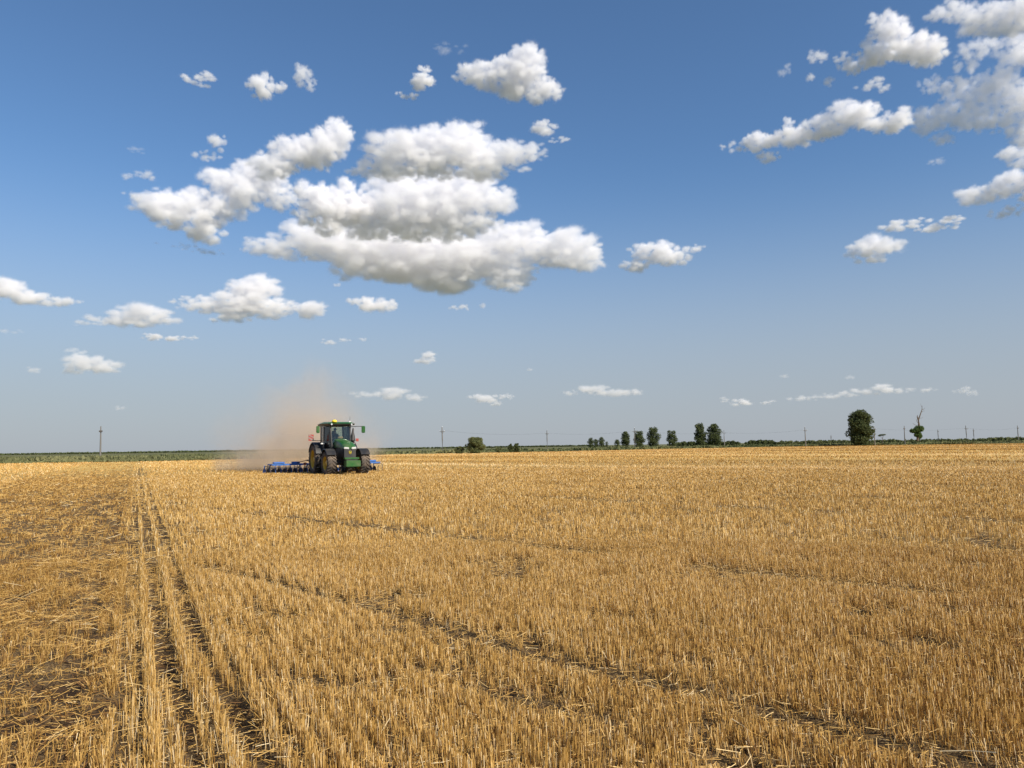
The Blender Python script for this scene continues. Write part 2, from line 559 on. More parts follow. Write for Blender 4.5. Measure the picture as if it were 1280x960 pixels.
# ------------------------------------------------------------------ clouds and dust
def volume_thing(name, P, Rr, dens, col, vox, label, category, edge=(2.3, 1.5), warp=2.0, nse=2.35, aniso=.0, nscale=1.1, maxres=330, detail=6, fk=1., rmax=None, power=1.):
    P = np.array(P)
    Rr = np.array(Rr)
    c = P.mean(0)
    me = bpy.data.meshes.new(name)
    me.from_pydata([tuple(p) for p in (P - c) * np.array((1, 1, fk))], [], [])
    me.attributes.new('rad', 'FLOAT', 'POINT').data.foreach_set('value', Rr.astype(np.float32))
    ob = bpy.data.objects.new(name, me)
    C.objects.link(ob)
    ob.location = c
    lo = (P - Rr[:, None] * 1.35).min(0) - c
    hi = (P + Rr[:, None] * 1.35).max(0) - c
    if name == 'dust_plume':
        lo[2] = max(lo[2], -c[2] + .02)
    res = [int(min(maxres, max(10, (hi[k] - lo[k]) / vox))) for k in range(3)]
    g = bpy.data.node_groups.new(name, 'GeometryNodeTree')
    g.interface.new_socket('Geometry', in_out='INPUT', socket_type='NodeSocketGeometry')
    g.interface.new_socket('Geometry', in_out='OUTPUT', socket_type='NodeSocketGeometry')
    N_ = g.nodes.new
    L_ = g.links.new
    gi = N_('NodeGroupInput')
    go = N_('NodeGroupOutput')
    vc = N_('GeometryNodeVolumeCube')
    vc.inputs['Min'].default_value = lo
    vc.inputs['Max'].default_value = hi
    for k_, n_ in enumerate(('Resolution X', 'Resolution Y', 'Resolution Z')):
        vc.inputs[n_].default_value = res[k_]
    pos = N_('GeometryNodeInputPosition')
    rm = min(float(np.median(Rr)), rmax or 1e9)
    n1 = N_('ShaderNodeTexNoise')
    n1.inputs['Scale'].default_value = .5 / rm
    n1.inputs['Detail'].default_value = detail
    n1.inputs['Roughness'].default_value = .62
    L_(pos.outputs[0], n1.inputs['Vector'])
    sub = N_('ShaderNodeVectorMath'); sub.operation = 'SUBTRACT'; sub.inputs[1].default_value = (.5, .5, .5)
    L_(n1.outputs['Color'], sub.inputs[0])
    sc = N_('ShaderNodeVectorMath'); sc.operation = 'SCALE'; sc.inputs['Scale'].default_value = rm * warp
    L_(sub.outputs[0], sc.inputs[0])
    ad = N_('ShaderNodeVectorMath')
    st_ = N_('ShaderNodeVectorMath'); st_.operation = 'MULTIPLY'; st_.inputs[1].default_value = (1, 1, fk)
    L_(pos.outputs[0], st_.inputs[0])
    L_(st_.outputs[0], ad.inputs[0]); L_(sc.outputs[0], ad.inputs[1])
    sn = N_('GeometryNodeSampleNearest'); sn.domain = 'POINT'
    L_(gi.outputs[0], sn.inputs[0]); L_(ad.outputs[0], sn.inputs['Sample Position'])

    def samp(kind, val):
        si = N_('GeometryNodeSampleIndex'); si.data_type = kind; si.domain = 'POINT'
        L_(gi.outputs[0], si.inputs[0]); L_(val, si.inputs['Value']); L_(sn.outputs[0], si.inputs['Index'])
        return si.outputs[0]
    pp = samp('FLOAT_VECTOR', pos.outputs[0])
    na = N_('GeometryNodeInputNamedAttribute'); na.data_type = 'FLOAT'; na.inputs[0].default_value = 'rad'
    rd = samp('FLOAT', na.outputs[0])
    di = N_('ShaderNodeVectorMath'); di.operation = 'DISTANCE'
    L_(ad.outputs[0], di.inputs[0]); L_(pp, di.inputs[1])
    dv = N_('ShaderNodeMath'); dv.operation = 'DIVIDE'
    L_(di.outputs['Value'], dv.inputs[0]); L_(rd, dv.inputs[1])
    n2 = N_('ShaderNodeTexNoise')
    n2.inputs['Scale'].default_value = nscale / rm
    n2.inputs['Detail'].default_value = detail + 1
    n2.inputs['Roughness'].default_value = .70
    L_(pos.outputs[0], n2.inputs['Vector'])
    ma = N_('ShaderNodeMath'); ma.operation = 'MULTIPLY_ADD'; ma.inputs[1].default_value = nse
    L_(n2.outputs[0], ma.inputs[0]); L_(dv.outputs[0], ma.inputs[2])
    mr = N_('ShaderNodeMapRange'); mr.interpolation_type = 'SMOOTHSTEP'
    L_(ma.outputs[0], mr.inputs[0])
    for k_, q in enumerate((edge[0], edge[1], 0, 1)):
        mr.inputs[k_ + 1].default_value = q
    pw = N_('ShaderNodeMath'); pw.operation = 'POWER'; pw.inputs[1].default_value = power
    L_(mr.outputs[0], pw.inputs[0])
    L_(pw.outputs[0], vc.inputs['Density'])
    sm = N_('GeometryNodeSetMaterial')
    L_(vc.outputs[0], sm.inputs[0])
    m = bpy.data.materials.new(name + '_vapour'); m.use_nodes = True
    t = m.node_tree; t.nodes.clear()
    o_ = t.nodes.new('ShaderNodeOutputMaterial'); pv = t.nodes.new('ShaderNodeVolumePrincipled')
    t.links.new(pv.outputs[0], o_.inputs['Volume'])
    pv.inputs['Density'].default_value = dens
    pv.inputs['Color'].default_value = (*col, 1)
    pv.inputs['Anisotropy'].default_value = aniso
    sm.inputs['Material'].default_value = m
    L_(sm.outputs[0], go.inputs[0])
    ob.modifiers.new('volume', 'NODES').node_group = g
    tag(ob, label, category, kind='stuff')
    return ob


HC = 1000.


def cloud(label, ells, dens=.80, by=None, vox=1.5, fill=24., flat=.5, soft=0, dp=.6):
    """ells: (cx, cy, rx, ry) in the photograph, set at real distance below a common cloud base"""
    P = []; Q = []
    bx = sum(e[0] for e in ells) / len(ells)
    by = by or max(e[1] + e[3] for e in ells)
    D = HC / max(ray(bx, by).z, .03)
    big = []
    for e0 in ells:                       # break large masses into irregular heaps
        if e0[2] * e0[3] < 500:
            big.append(e0)
            continue
        k = int(5 + e0[2] * e0[3] / 420)
        for i in range(k):
            a_ = rng.uniform(0, 2 * math.pi); q_ = rng.uniform(.15, 1) ** .5 * .70
            f_ = rng.uniform(.32, .58)
            big.append((e0[0] + math.cos(a_) * q_ * e0[2], e0[1] + math.sin(a_) * q_ * e0[3], e0[2] * f_, e0[3] * f_))
        big.append((e0[0], e0[1], e0[2] * .74, e0[3] * .70))
    ells = big
    fk = min(2.6, max(1.1, .75 * sum(e[2] for e in ells) / sum(e[3] for e in ells)))
    for (cx, cy_, rx, ry) in ells:
        d = ray(cx, cy_)
        c = np.array(d * D)
        m = D / F
        n = int(9 + rx * ry / fill)
        right = np.array((d.y, -d.x, 0)); right /= np.linalg.norm(right)
        fw = np.array((-right[1], right[0], 0))
        for i in range(n):
            v = rng.normal(size=3); v /= np.linalg.norm(v); v *= rng.uniform(.1, 1) ** .5
            lim = min(rx, ry * fk)
            r = lim * rng.uniform(.22, .62) * (1.15 - .7 * np.linalg.norm(v) ** 2)
            r = max(r, 2.2)
            q = v * np.array((max(rx - r * .7, 1), max(rx * dp, ry * .8), max(ry - r * .7 / fk, .5)))
            if q[2] < -flat * ry: q[2] = -flat * ry * rng.uniform(.85, 1.1)
            P.append(c + (right * q[0] + fw * q[1] + np.array((0, 0, 1)) * q[2]) * m); Q.append(r * m)
    el = math.degrees(math.asin(ray(bx, by).z))
    warm = sstep(14, 3, np.array(el))
    col = (.999, .993 - .010 * float(warm), 1 - .03 * float(warm))  # airlight and horizon haze put into the vapour colour, warmer for low clouds
    rm = float(np.median(Q))
    fade = 1 - .45 * float(sstep(10, 3, np.array(el)))  # low clouds thinned in place of the haze in front of them
    e = (2.78, 1.68) if not soft else (3.0, 1.2)
    small = sum(e_[2] for e_ in ells) < 70
    dens *= .5 if sum(e_[2] for e_ in ells) < 34 else 1
    return volume_thing('cloud', P, Q, dens * fade / min(rm, 9 * D / F) * (1 if not soft else .45), col, (vox if not small else .9) * D / F, label, 'cloud', edge=e, fk=fk, rmax=6.5 * D / F, power=2.8 if not soft else 2.)


CLOUDS = [
    ('large flat-bottomed cloud shelf lowest in the big bank', [(345, 310, 46, 20), (400, 300, 60, 28), (480, 312, 125, 36), (560, 322, 100, 42), (430, 288, 66, 20), (610, 300, 66, 24), (520, 300, 90, 22), (640, 345, 45, 28), (640, 305, 70, 30), (700, 318, 58, 30), (735, 325, 27, 18)], {}),
    ('bright towering cloud with grey base in the middle of the bank', [(500, 252, 80, 42), (575, 250, 66, 40), (540, 270, 105, 32), (465, 270, 48, 32)], {}),
    ('bright lumpy cloud at the left end of the middle bank', [(408, 258, 48, 36), (455, 262, 30, 24), (385, 275, 28, 18), (430, 240, 22, 18)], {}),
    ('long cloud topping the big bank with a tail to the right', [(505, 188, 66, 36), (575, 190, 60, 32), (635, 192, 48, 20), (668, 190, 22, 12), (560, 208, 105, 18), (480, 212, 50, 14)], {}),
    ('domed cloud joining the left cluster and the upper bank', [(402, 182, 42, 38), (365, 190, 38, 28), (340, 210, 38, 24)], {}),
    ('ragged cloud trailing down to the left of the bank', [(240, 265, 66, 30), (300, 235, 52, 30), (335, 215, 48, 26), (345, 240, 38, 20), (255, 290, 26, 18), (215, 268, 38, 16)], {}),
    ('small leaning puff above the left cloud cluster', [(272, 178, 13, 12), (256, 194, 19, 8)], dict()),
    ('thin wispy streak under the left cloud cluster', [(225, 308, 30, 3), (262, 314, 20, 4)], dict(soft=1)),
    ('flat little cloud high on the left', [(245, 98, 24, 5), (255, 95, 14, 5)], {}),
    ('left one of the pair of small clouds high at left', [(326, 108, 20, 16), (345, 106, 18, 9)], {}),
    ('right one of the pair of small clouds high at left', [(379, 95, 15, 16), (388, 104, 8, 10)], {}),
    ('faint wisp left of the big cloud bank', [(172, 187, 13, 3)], dict(soft=1)),
    ('faint ragged wisps left of the trailing cloud', [(160, 221, 8, 5), (182, 219, 12, 6), (170, 247, 18, 6)], dict(soft=1)),
    ('compact bright cloud high in the centre', [(650, 92, 48, 34), (600, 92, 38, 20), (680, 108, 26, 22), (635, 100, 60, 20)], {}),
    ('small ragged cloud left of the compact bright cloud', [(526, 101, 18, 12), (508, 118, 16, 6), (530, 86, 12, 6)], dict()),
    ('thin streak of cloud near the top centre', [(562, 60, 27, 4)], dict(soft=1)),
    ('slanting small cloud below the compact bright cloud', [(680, 160, 20, 9), (702, 174, 18, 4)], {}),
    ('separate ragged cloud right of the big bank', [(822, 315, 40, 20), (795, 332, 24, 10), (862, 312, 20, 6), (842, 322, 25, 12)], {}),
    ('wide low cumulus below the left of the bank', [(305, 372, 50, 26), (290, 385, 70, 14), (335, 382, 50, 16), (285, 396, 30, 8), (390, 388, 26, 13), (233, 376, 24, 6)], {}),
    ('small cumulus right of the wide low cumulus', [(466, 381, 26, 13), (485, 381, 15, 10), (442, 376, 12, 6)], {}),
    ('cloud cut by the left picture edge', [(8, 360, 24, 16), (35, 371, 24, 11), (75, 377, 26, 7), (-40, 365, 40, 15)], {}),
    ('low spreading cloud above the left field', [(175, 391, 34, 12), (150, 400, 45, 9), (112, 404, 18, 5), (200, 398, 24, 8)], {}),
    ('thin bar of cloud under the low spreading cloud', [(200, 421, 30, 5), (235, 422, 18, 3)], {}),
    ('pale scrap of cloud at the far left', [(10, 414, 20, 3)], dict(soft=1)),
    ('peach-lit small cumulus low on the left', [(112, 455, 30, 12), (135, 459, 22, 9), (90, 462, 18, 6), (97, 439, 14, 4)], {}),
    ('tiny puff beside the peach-lit cumulus', [(43, 462, 11, 4)], {}),
    ('tiny puff above the left utility pole', [(149, 510, 7, 3)], {}),
    ('line of three small scraps above the tractor', [(410, 427, 13, 4), (432, 425, 10, 3), (452, 424, 7, 3)], {}),
    ('small scraps just under the big bank', [(577, 384, 18, 5), (603, 382, 4, 5), (421, 356, 6, 3)], dict(dens=.6)),
    ('small round-topped cloud between the tractor and the bank', [(535, 446, 14, 8), (528, 452, 20, 5)], {}),
    ('low cloud standing over the dust plume', [(492, 492, 26, 10), (455, 493, 30, 5), (518, 497, 22, 5)], {}),
    ('low cloud right of the dust plume', [(606, 498, 22, 8), (634, 496, 14, 5), (620, 504, 10, 4)], {}),
    ('flat low cloud over the distant row of trees', [(740, 487, 26, 8), (765, 491, 36, 6), (795, 490, 14, 5), (712, 491, 14, 4)], {}),
    ('low broken cloud left of the big tree', [(925, 503, 24, 5), (960, 503, 12, 3), (905, 500, 8, 4)], {}),
    ('low cloud line above the big tree', [(1068, 491, 22, 6), (1040, 495, 20, 4), (1005, 498, 24, 4), (1105, 487, 16, 8), (1130, 488, 16, 4), (1160, 487, 10, 3)], {}),
    ('small low cloud at the right by the snag tree', [(1203, 487, 11, 5), (1215, 491, 7, 4)], {}),
    ('tiny far puffs low at right of centre', [(980, 470, 7, 3), (1063, 472, 7, 3), (662, 462, 6, 2)], dict(dens=.6)),
    ('top edge of the bright bank in the top right corner', [(1190, 12, 34, 18), (1235, 22, 42, 24), (1280, 20, 40, 28)], dict(dp=.3, dens=.6)),
    ('broad main body of the bank in the top right corner', [(1232, 60, 36, 18), (1275, 66, 36, 26), (1205, 84, 18, 11), (1195, 110, 36, 20), (1245, 104, 40, 26), (1285, 120, 30, 30), (1165, 101, 15, 8), (1160, 150, 26, 24), (1200, 142, 36, 24), (1245, 146, 38, 24), (1284, 165, 24, 26), (1182, 172, 16, 10)], dict(dp=.28, dens=.42)),
    ('hanging tip of the top right bank at the picture edge', [(1268, 190, 22, 10), (1285, 200, 22, 10)], dict(dp=.3, dens=.6)),
    ('pointed cloud lobe left of the top right bank', [(1110, 60, 42, 26), (1075, 75, 34, 16), (1150, 65, 30, 26), (1115, 35, 28, 22)], {}),
    ('long arm of cloud reaching left from the bank', [(1070, 143, 42, 20), (1035, 160, 34, 18), (995, 170, 32, 14), (960, 178, 32, 17), (925, 182, 30, 7), (1115, 155, 28, 20), (960, 195, 16, 8), (985, 153, 8, 7)], {}),
    ('little cloud between the lobe and the arm', [(1090, 104, 18, 6), (1105, 110, 8, 5)], {}),
    ('scattered scraps left of the pointed lobe', [(1022, 70, 14, 9), (1036, 101, 9, 7), (1013, 96, 7, 6)], dict(dens=.6)),
    ('slanting faint wisp left of the scraps', [(978, 90, 9, 5), (985, 82, 5, 6)], dict(soft=1)),
    ('thin wisp under the top right bank', [(1172, 201, 11, 4)], dict(soft=1)),
    ('cloud at the right edge below the bank', [(1245, 240, 40, 15), (1215, 246, 20, 12), (1270, 226, 26, 14), (1262, 264, 28, 7), (1310, 235, 40, 25)], {}),
    ('narrow cloud strung below the right edge cloud', [(1130, 281, 28, 7), (1165, 285, 20, 5), (1187, 278, 15, 9)], {}),
    ('compact low cloud alone in the right half', [(1090, 308, 30, 15), (1110, 310, 22, 11), (1070, 318, 16, 7), (1090, 322, 22, 8)], {}),
]
for lab, el_, kw in CLOUDS:
    cloud(lab, el_, **kw)

# dust thrown up behind the implement: a thick low roll on the ground and a thinner rising veil
def dust(spec, dens, col, label, **k):
    P = []; Q = []
    for (cx, cy_, rx, ry, d, n) in spec:
        for i in range(n):
            v = rng.normal(size=3); v /= np.linalg.norm(v); v *= rng.uniform(0, 1) ** .4
            q = at(cx + v[0] * rx * .8, d)
            m = d / F
            z = CAMH + (horizon(cx) - (cy_ + v[1] * ry * .8)) * m
            r = min(rx, ry * 1.6) * rng.uniform(.5, 1.0) * m
            P.append((q.x, d + v[2] * 3.5, max(z, .2))); Q.append(max(r, .6))
    return volume_thing('dust_plume', P, Q, dens, col, .17, label, 'dust', warp=2.4, maxres=190, **k)


dust([(300, 580, 30, 5, 66, 26), (330, 573, 36, 9, 63, 40), (360, 565, 36, 16, 62, 50), (385, 550, 30, 26, 62, 40), (445, 572, 24, 12, 64, 20)],
     .36, (.81, .70, .565), 'thick low roll of tan dust on the ground behind the implement', edge=(2.5, .5), nse=1.9, aniso=.1, nscale=.55, detail=5)
dust([(320, 560, 40, 20, 66, 20), (350, 540, 36, 34, 64, 40), (378, 518, 36, 34, 64, 40), (395, 500, 34, 24, 66, 26), (420, 530, 32, 30, 64, 26), (455, 550, 22, 18, 66, 10), (378, 492, 16, 16, 66, 8)],
     .11, (.82, .72, .605), 'thin tan veil of dust rising above the tractor', edge=(2.8, .5), nse=2.1, aniso=.1, nscale=.4, detail=4)

# ------------------------------------------------------------------ mesh collector
class MB:
    def __init__(s):
        s.bm = bmesh.new()

    def box(s, c, d, rot=None, bev=0, taper=None):
        vs_ = []
        for z in (-1, 1):
            for y_ in (-1, 1):
                for x_ in (-1, 1):
                    t = taper if (taper and z > 0) else (1, 1)
                    p = Vector((x_ * d[0] / 2 * t[0], y_ * d[1] / 2 * t[1], z * d[2] / 2))
                    if rot is not None: p = rot @ p
                    vs_.append(s.bm.verts.new(p + Vector(c)))
        fs = [s.bm.faces.new([vs_[k] for k in q]) for q in ((0, 2, 3, 1), (4, 5, 7, 6), (0, 1, 5, 4), (2, 6, 7, 3), (0, 4, 6, 2), (1, 3, 7, 5))]
        if bev:
            ed = list({e for f in fs for e in f.edges})
            bmesh.ops.bevel(s.bm, geom=ed, offset=bev, segments=2, affect='EDGES')
        return s

    def bar(s, a, b, w_, h_=None, bev=0):
        a = Vector(a); b = Vector(b)
        q = (b - a).to_track_quat('Y', 'Z').to_matrix()
        return s.box((a + b) / 2, (w_, (b - a).length, h_ or w_), q, bev)

    def tube(s, pts, r, n=8, r2=None, cap=True):
        pts = [Vector(p) for p in pts]
        rings = []
        for i, p in enumerate(pts):
            d = (pts[min(i + 1, len(pts) - 1)] - pts[max(i - 1, 0)]).normalized()
            q = d.to_track_quat('Z', 'Y').to_matrix()
            rr_ = r if not isinstance(r, (list, tuple)) else r[i]
            rings.append([s.bm.verts.new(p + q @ Vector((math.cos(k * 2 * math.pi / n) * rr_, math.sin(k * 2 * math.pi / n) * rr_, 0))) for k in range(n)])
        for a, b in zip(rings, rings[1:]):
            for k in range(n):
                s.bm.faces.new((a[k], a[(k + 1) % n], b[(k + 1) % n], b[k]))
        if cap:
            s.bm.faces.new(rings[0][::-1]); s.bm.faces.new(rings[-1])
        return s

    def lathe(s, prof, c=(0, 0, 0), axis='X', n=40, closed=False):
        """prof: (radius, offset along axis)"""
        rings = []
        for r_, o_ in prof:
            ring = []
            for k in range(n):
                a = k * 2 * math.pi / n
                p = (o_, math.cos(a) * r_, math.sin(a) * r_) if axis == 'X' else ((math.cos(a) * r_, math.sin(a) * r_, o_) if axis == 'Z' else (math.cos(a) * r_, o_, math.sin(a) * r_))
                ring.append(s.bm.verts.new(Vector(p) + Vector(c)))
            rings.append(ring)
        pr = list(zip(rings, rings[1:]))
        if closed: pr.append((rings[-1], rings[0]))
        for a, b in pr:
            for k in range(n):
                s.bm.faces.new((a[k], a[(k + 1) % n], b[(k + 1) % n], b[k]))
        if not closed:
            for ring in (rings[0], rings[-1]):
                s.bm.faces.new(ring)
        return s

    def loft(s, secs, cap=True):
        rings = [[s.bm.verts.new(Vector(p)) for p in sec] for sec in secs]
        n = len(rings[0])
        for a, b in zip(rings, rings[1:]):
            for k in range(n):
                s.bm.faces.new((a[k], a[(k + 1) % n], b[(k + 1) % n], b[k]))
        if cap:
            s.bm.faces.new(rings[0][::-1]); s.bm.faces.new(rings[-1])
        return s

    def prism(s, poly, t, c=(0, 0, 0), plane='YZ'):
        def P3(u_, v_, o_):
            return Vector((o_, u_, v_) if plane == 'YZ' else ((u_, o_, v_) if plane == 'XZ' else (u_, v_, o_))) + Vector(c)
        return s.loft([[P3(u_, v_, -t / 2) for u_, v_ in poly], [P3(u_, v_, t / 2) for u_, v_ in poly]])

    def build(s, name, m, parent=None, smooth=False, **k):
        bmesh.ops.recalc_face_normals(s.bm, faces=s.bm.faces)
        me = bpy.data.meshes.new(name)
        s.bm.to_mesh(me); s.bm.free()
        if smooth:
            me.polygons.foreach_set('use_smooth', [True] * len(me.polygons))
            me.set_sharp_from_angle(angle=R(38))
        me.materials.append(m)
        o = bpy.data.objects.new(name, me)
        C.objects.link(o)
        o.parent = parent
        return tag(o, **k)


# ------------------------------------------------------------------ tractor
GREEN = dusty('green_paint', (.013, .10, .016), .26, .35)
BLACKP = dusty('black_plastic', (.014, .014, .014), .12, .5)
RUBBER = dusty('tyre_rubber', (.028, .026, .024), .60, .85)
YELLOW = dusty('yellow_paint', (.62, .40, .02), .35, .4)
CHROME = mat('lamp_reflector', (.9, .9, .88), .12, .6)
CLEAR = mat('white_plastic', (.75, .75, .72), .3)
STRIPE = mat('faded_white_stripe', (.26, .21, .19), .6)
DOME = mat('yellow_dome', (.80, .62, .03), .4)
REDM = dusty('red_panel', (.34, .04, .035), .4)
STEEL = dusty('dark_steel', (.10, .095, .09), .5, .5, .3)
BLUE = dusty('blue_paint', (.018, .14, .46), .30, .45)
DARKM = dusty('cast_iron', (.035, .035, .04), .45, .6)
ORANGE = mat('tan_plastic', (.45, .26, .14), .6)
GLASS = bpy.data.materials.new('cab_glass'); GLASS.use_nodes = True
_t = GLASS.node_tree; _t.nodes.clear()
_o = _t.nodes.new('ShaderNodeOutputMaterial'); _m = _t.nodes.new('ShaderNodeMixShader')
_tr = _t.nodes.new('ShaderNodeBsdfTransparent'); _tr.inputs[0].default_value = (.78, .84, .80, 1)
_gl = _t.nodes.new('ShaderNodeBsdfGlossy'); _gl.inputs['Roughness'].default_value = .03
_fr = _t.nodes.new('ShaderNodeFresnel'); _fr.inputs[0].default_value = 1.5
_t.links.new(_fr.outputs[0], _m.inputs[0]); _t.links.new(_tr.outputs[0], _m.inputs[1]); _t.links.new(_gl.outputs[0], _m.inputs[2]); _t.links.new(_m.outputs[0], _o.inputs[0])

HEAD = math.atan2(-D1[1], -D1[0]) - math.pi / 2 + R(2)    # local +Y is the way the tractor drives
REAR = at(416.5, 51.9)
tr = empty('tractor', (REAR.x, REAR.y, 0), HEAD, label='green tractor with yellow wheel rims driving towards the camera across the stubble', cat='tractor')


def wheel(x_, y_, rad, wid, rimr, side, steer=0):
    h = MB()
    hw = wid / 2
    h.lathe([(.16, -hw * .5), (.2, -hw * .2), (.2, hw * .45), (.12, hw * .6)] if side > 0 else [(.12, -hw * .6), (.2, -hw * .45), (.2, hw * .2), (.16, hw * .5)], n=16)
    wo = h.build('wheel', YELLOW, tr, True)
    wo.location = (x_, y_, rad - .03)
    wo.rotation_euler = (0, 0, steer)
    t = MB()
    rb = rad - .06
    t.lathe([(rimr, -hw * .80), (rimr + .10, -hw * .98), (rb - .16, -hw), (rb - .03, -hw * .86), (rb, -hw * .5), (rb + .008, 0), (rb, hw * .5), (rb - .03, hw * .86), (rb - .16, hw), (rimr + .10, hw * .98), (rimr, hw * .80)], n=56, closed=True)
    nl = 22
    for k in range(nl):
        for sd in (-1, 1):
            a = (k + (.5 if sd > 0 else 0)) * 2 * math.pi / nl
            secs = []
            for j, (xx, da, rr_) in enumerate(((.02, -.0, rb + .05), (.35, -.10, rb + .055), (.70, -.20, rb + .045), (.98, -.25, rb - .01), (1.0, -.26, rb - .15))):
                aa = a + da
                wd = (.032 + .012 * (1 - xx)) / rad * 1.0
                sec = []
                for da2, r3 in ((-wd * 1.35, rr_ - .09), (-wd, rr_), (wd, rr_), (wd * 1.35, rr_ - .09)):
                    sec.append((sd * xx * hw * 1.01, math.cos(aa + da2) * r3, math.sin(aa + da2) * r3))
                secs.append(sec)
            t.loft(secs)
    t.build('tyre', RUBBER, wo, True)
    r = MB()
    f = side
    r.lathe([(rimr + .01, -hw * .82), (rimr - .02, -hw * .7), (rimr - .05, -hw * .2), (rimr - .05, hw * .2), (rimr - .02, hw * .7), (rimr + .01, hw * .82), (rimr + .035, hw * .86), (rimr + .035, -hw * .86)], n=48, closed=True)
    r.lathe([(.2, f * hw * .05), (rimr * .55, f * hw * .16), (rimr - .06, f * hw * .02), (rimr - .06, -f * hw * .06), (.2, -f * hw * .03)], n=48, closed=True)
    for k in range(10):
        a = k * 2 * math.pi / 10
        r.box((f * hw * .12, math.cos(a) * .26, math.sin(a) * .26), (.06, .03, .03))
    r.build('rim', YELLOW, wo, True)


wheel(1.08, 0, 1.03, .70, .60, 1)
wheel(-1.08, 0, 1.03, .70, .60, -1)
wheel(1.08, 3.02, .79, .60, .42, 1, R(4))
wheel(-1.08, 3.02, .79, .60, .42, -1, R(4))

m = MB()
m.box((0, 1.6, .95), (.62, 3.2, .55), bev=.05).box((0, .1, 1.0), (.9, 1.0, .7), bev=.06)
m.tube([(-1.0, 0, 1.0), (1.0, 0, 1.0)], .17, 12).box((0, 3.2, .85), (.5, 1.3, .4), bev=.04)
m.build('chassis', BLACKP, tr)
m = MB()
m.tube([(-.9, 3.02, .76), (.9, 3.02, .76)], .13, 12).box((0, 3.02, .76), (.5, .34, .3), bev=.04)
for s_ in (-1, 1): m.box((s_ * .72, 3.02, .78), (.2, .3, .42), bev=.04)
m.build('front_axle', BLACKP, tr)
# side tanks and steps
for s_, nm in ((1, 'fuel_tank'), (-1, 'fuel_tank')):
    m = MB(); m.box((s_ * .72, 1.35, .95), (.62, .95, .75), bev=.1); m.build(nm, BLACKP, tr, True)
m = MB()
for k in range(4): m.box((1.22, 1.5, .48 + k * .3), (.34, .5, .035))
for y_ in (1.25, 1.75): m.bar((1.22, y_, .45), (1.16, y_, 1.45), .05)
m.tube([(1.12, 1.98, 1.3), (1.2, 2.0, 1.8), (1.1, 1.95, 2.2)], .018)
m.build('step_ladder', BLACKP, tr)

# hood
m = MB()


def hoodsec(y_, w_, zt, zs, zb):
    return [(-w_, y_, zb), (-w_, y_, zs), (-w_ * .88, y_, zt - .07), (-w_ * .55, y_, zt), (0, y_, zt + .02), (w_ * .55, y_, zt), (w_ * .88, y_, zt - .07), (w_, y_, zs), (w_, y_, zb)]


m.loft([hoodsec(1.55, .46, 2.33, 2.12, 1.75), hoodsec(2.3, .46, 2.27, 2.06, 1.75), hoodsec(3.2, .45, 2.13, 1.94, 1.72), hoodsec(3.75, .43, 1.98, 1.82, 1.68), hoodsec(3.98, .38, 1.85, 1.74, 1.66)])
hood = m.build('hood', GREEN, tr, True)
m = MB(); m.box((0, 2.7, 1.42), (.84, 2.3, .62), bev=.05); m.prism([(3.85, 1.70), (4.00, 1.64), (4.02, 1.1), (3.85, 1.02)], .74); m.build('grille', BLACKP, tr)
for s_ in (-1, 1):
    m = MB(); m.box((s_ * .235, 4.02, 1.70), (.31, .07, .13), Matrix.Rotation(R(-s_ * 10), 3, 'Z') @ Matrix.Rotation(R(-s_ * 5), 3, 'Y'), .02); m.build('headlight', CHROME, hood)
m = MB(); m.prism([(-.075, 1.52), (.075, 1.52), (.085, 1.44), (.06, 1.36), (0, 1.33), (-.06, 1.36), (-.085, 1.44)], .02, (0, 4.03, 0), 'XZ'); bd = m.build('badge', YELLOW, tr)
m = MB()
m.prism([(-.055, 1.50), (.055, 1.50), (.062, 1.44), (.04, 1.375), (0, 1.352), (-.04, 1.375), (-.062, 1.44)], .012, (0, 4.043, 0), 'XZ'); m.build('shield', GREEN, bd)
m = MB(); m.prism([(-.05, 1.42), (-.02, 1.435), (.02, 1.44), (.045, 1.48), (.05, 1.46), (.03, 1.42), (.045, 1.39), (.01, 1.41), (-.02, 1.41), (-.045, 1.385)], .008, (0, 4.053, 0), 'XZ'); m.build('leaping_deer', YELLOW, bd)
m = MB(); m.box((0, 1.75, 2.40), (.34, .2, .12), bev=.03); m.build('dash_item', ORANGE, tr)  # unidentified tan item on the dash behind the windscreen
# front weights
m = MB(); m.box((0, 4.55, .74), (.92, .5, .40), bev=.03).box((0, 4.30, 1.06), (.92, .34, .12), bev=.02)
fw = m.build('front_weight', GREEN, tr)
m = MB(); m.box((0, 4.25, .95), (.7, .4, .14)).box((0, 4.1, .7), (.36, .5, .5)); m.build('weight_carrier', BLACKP, tr)
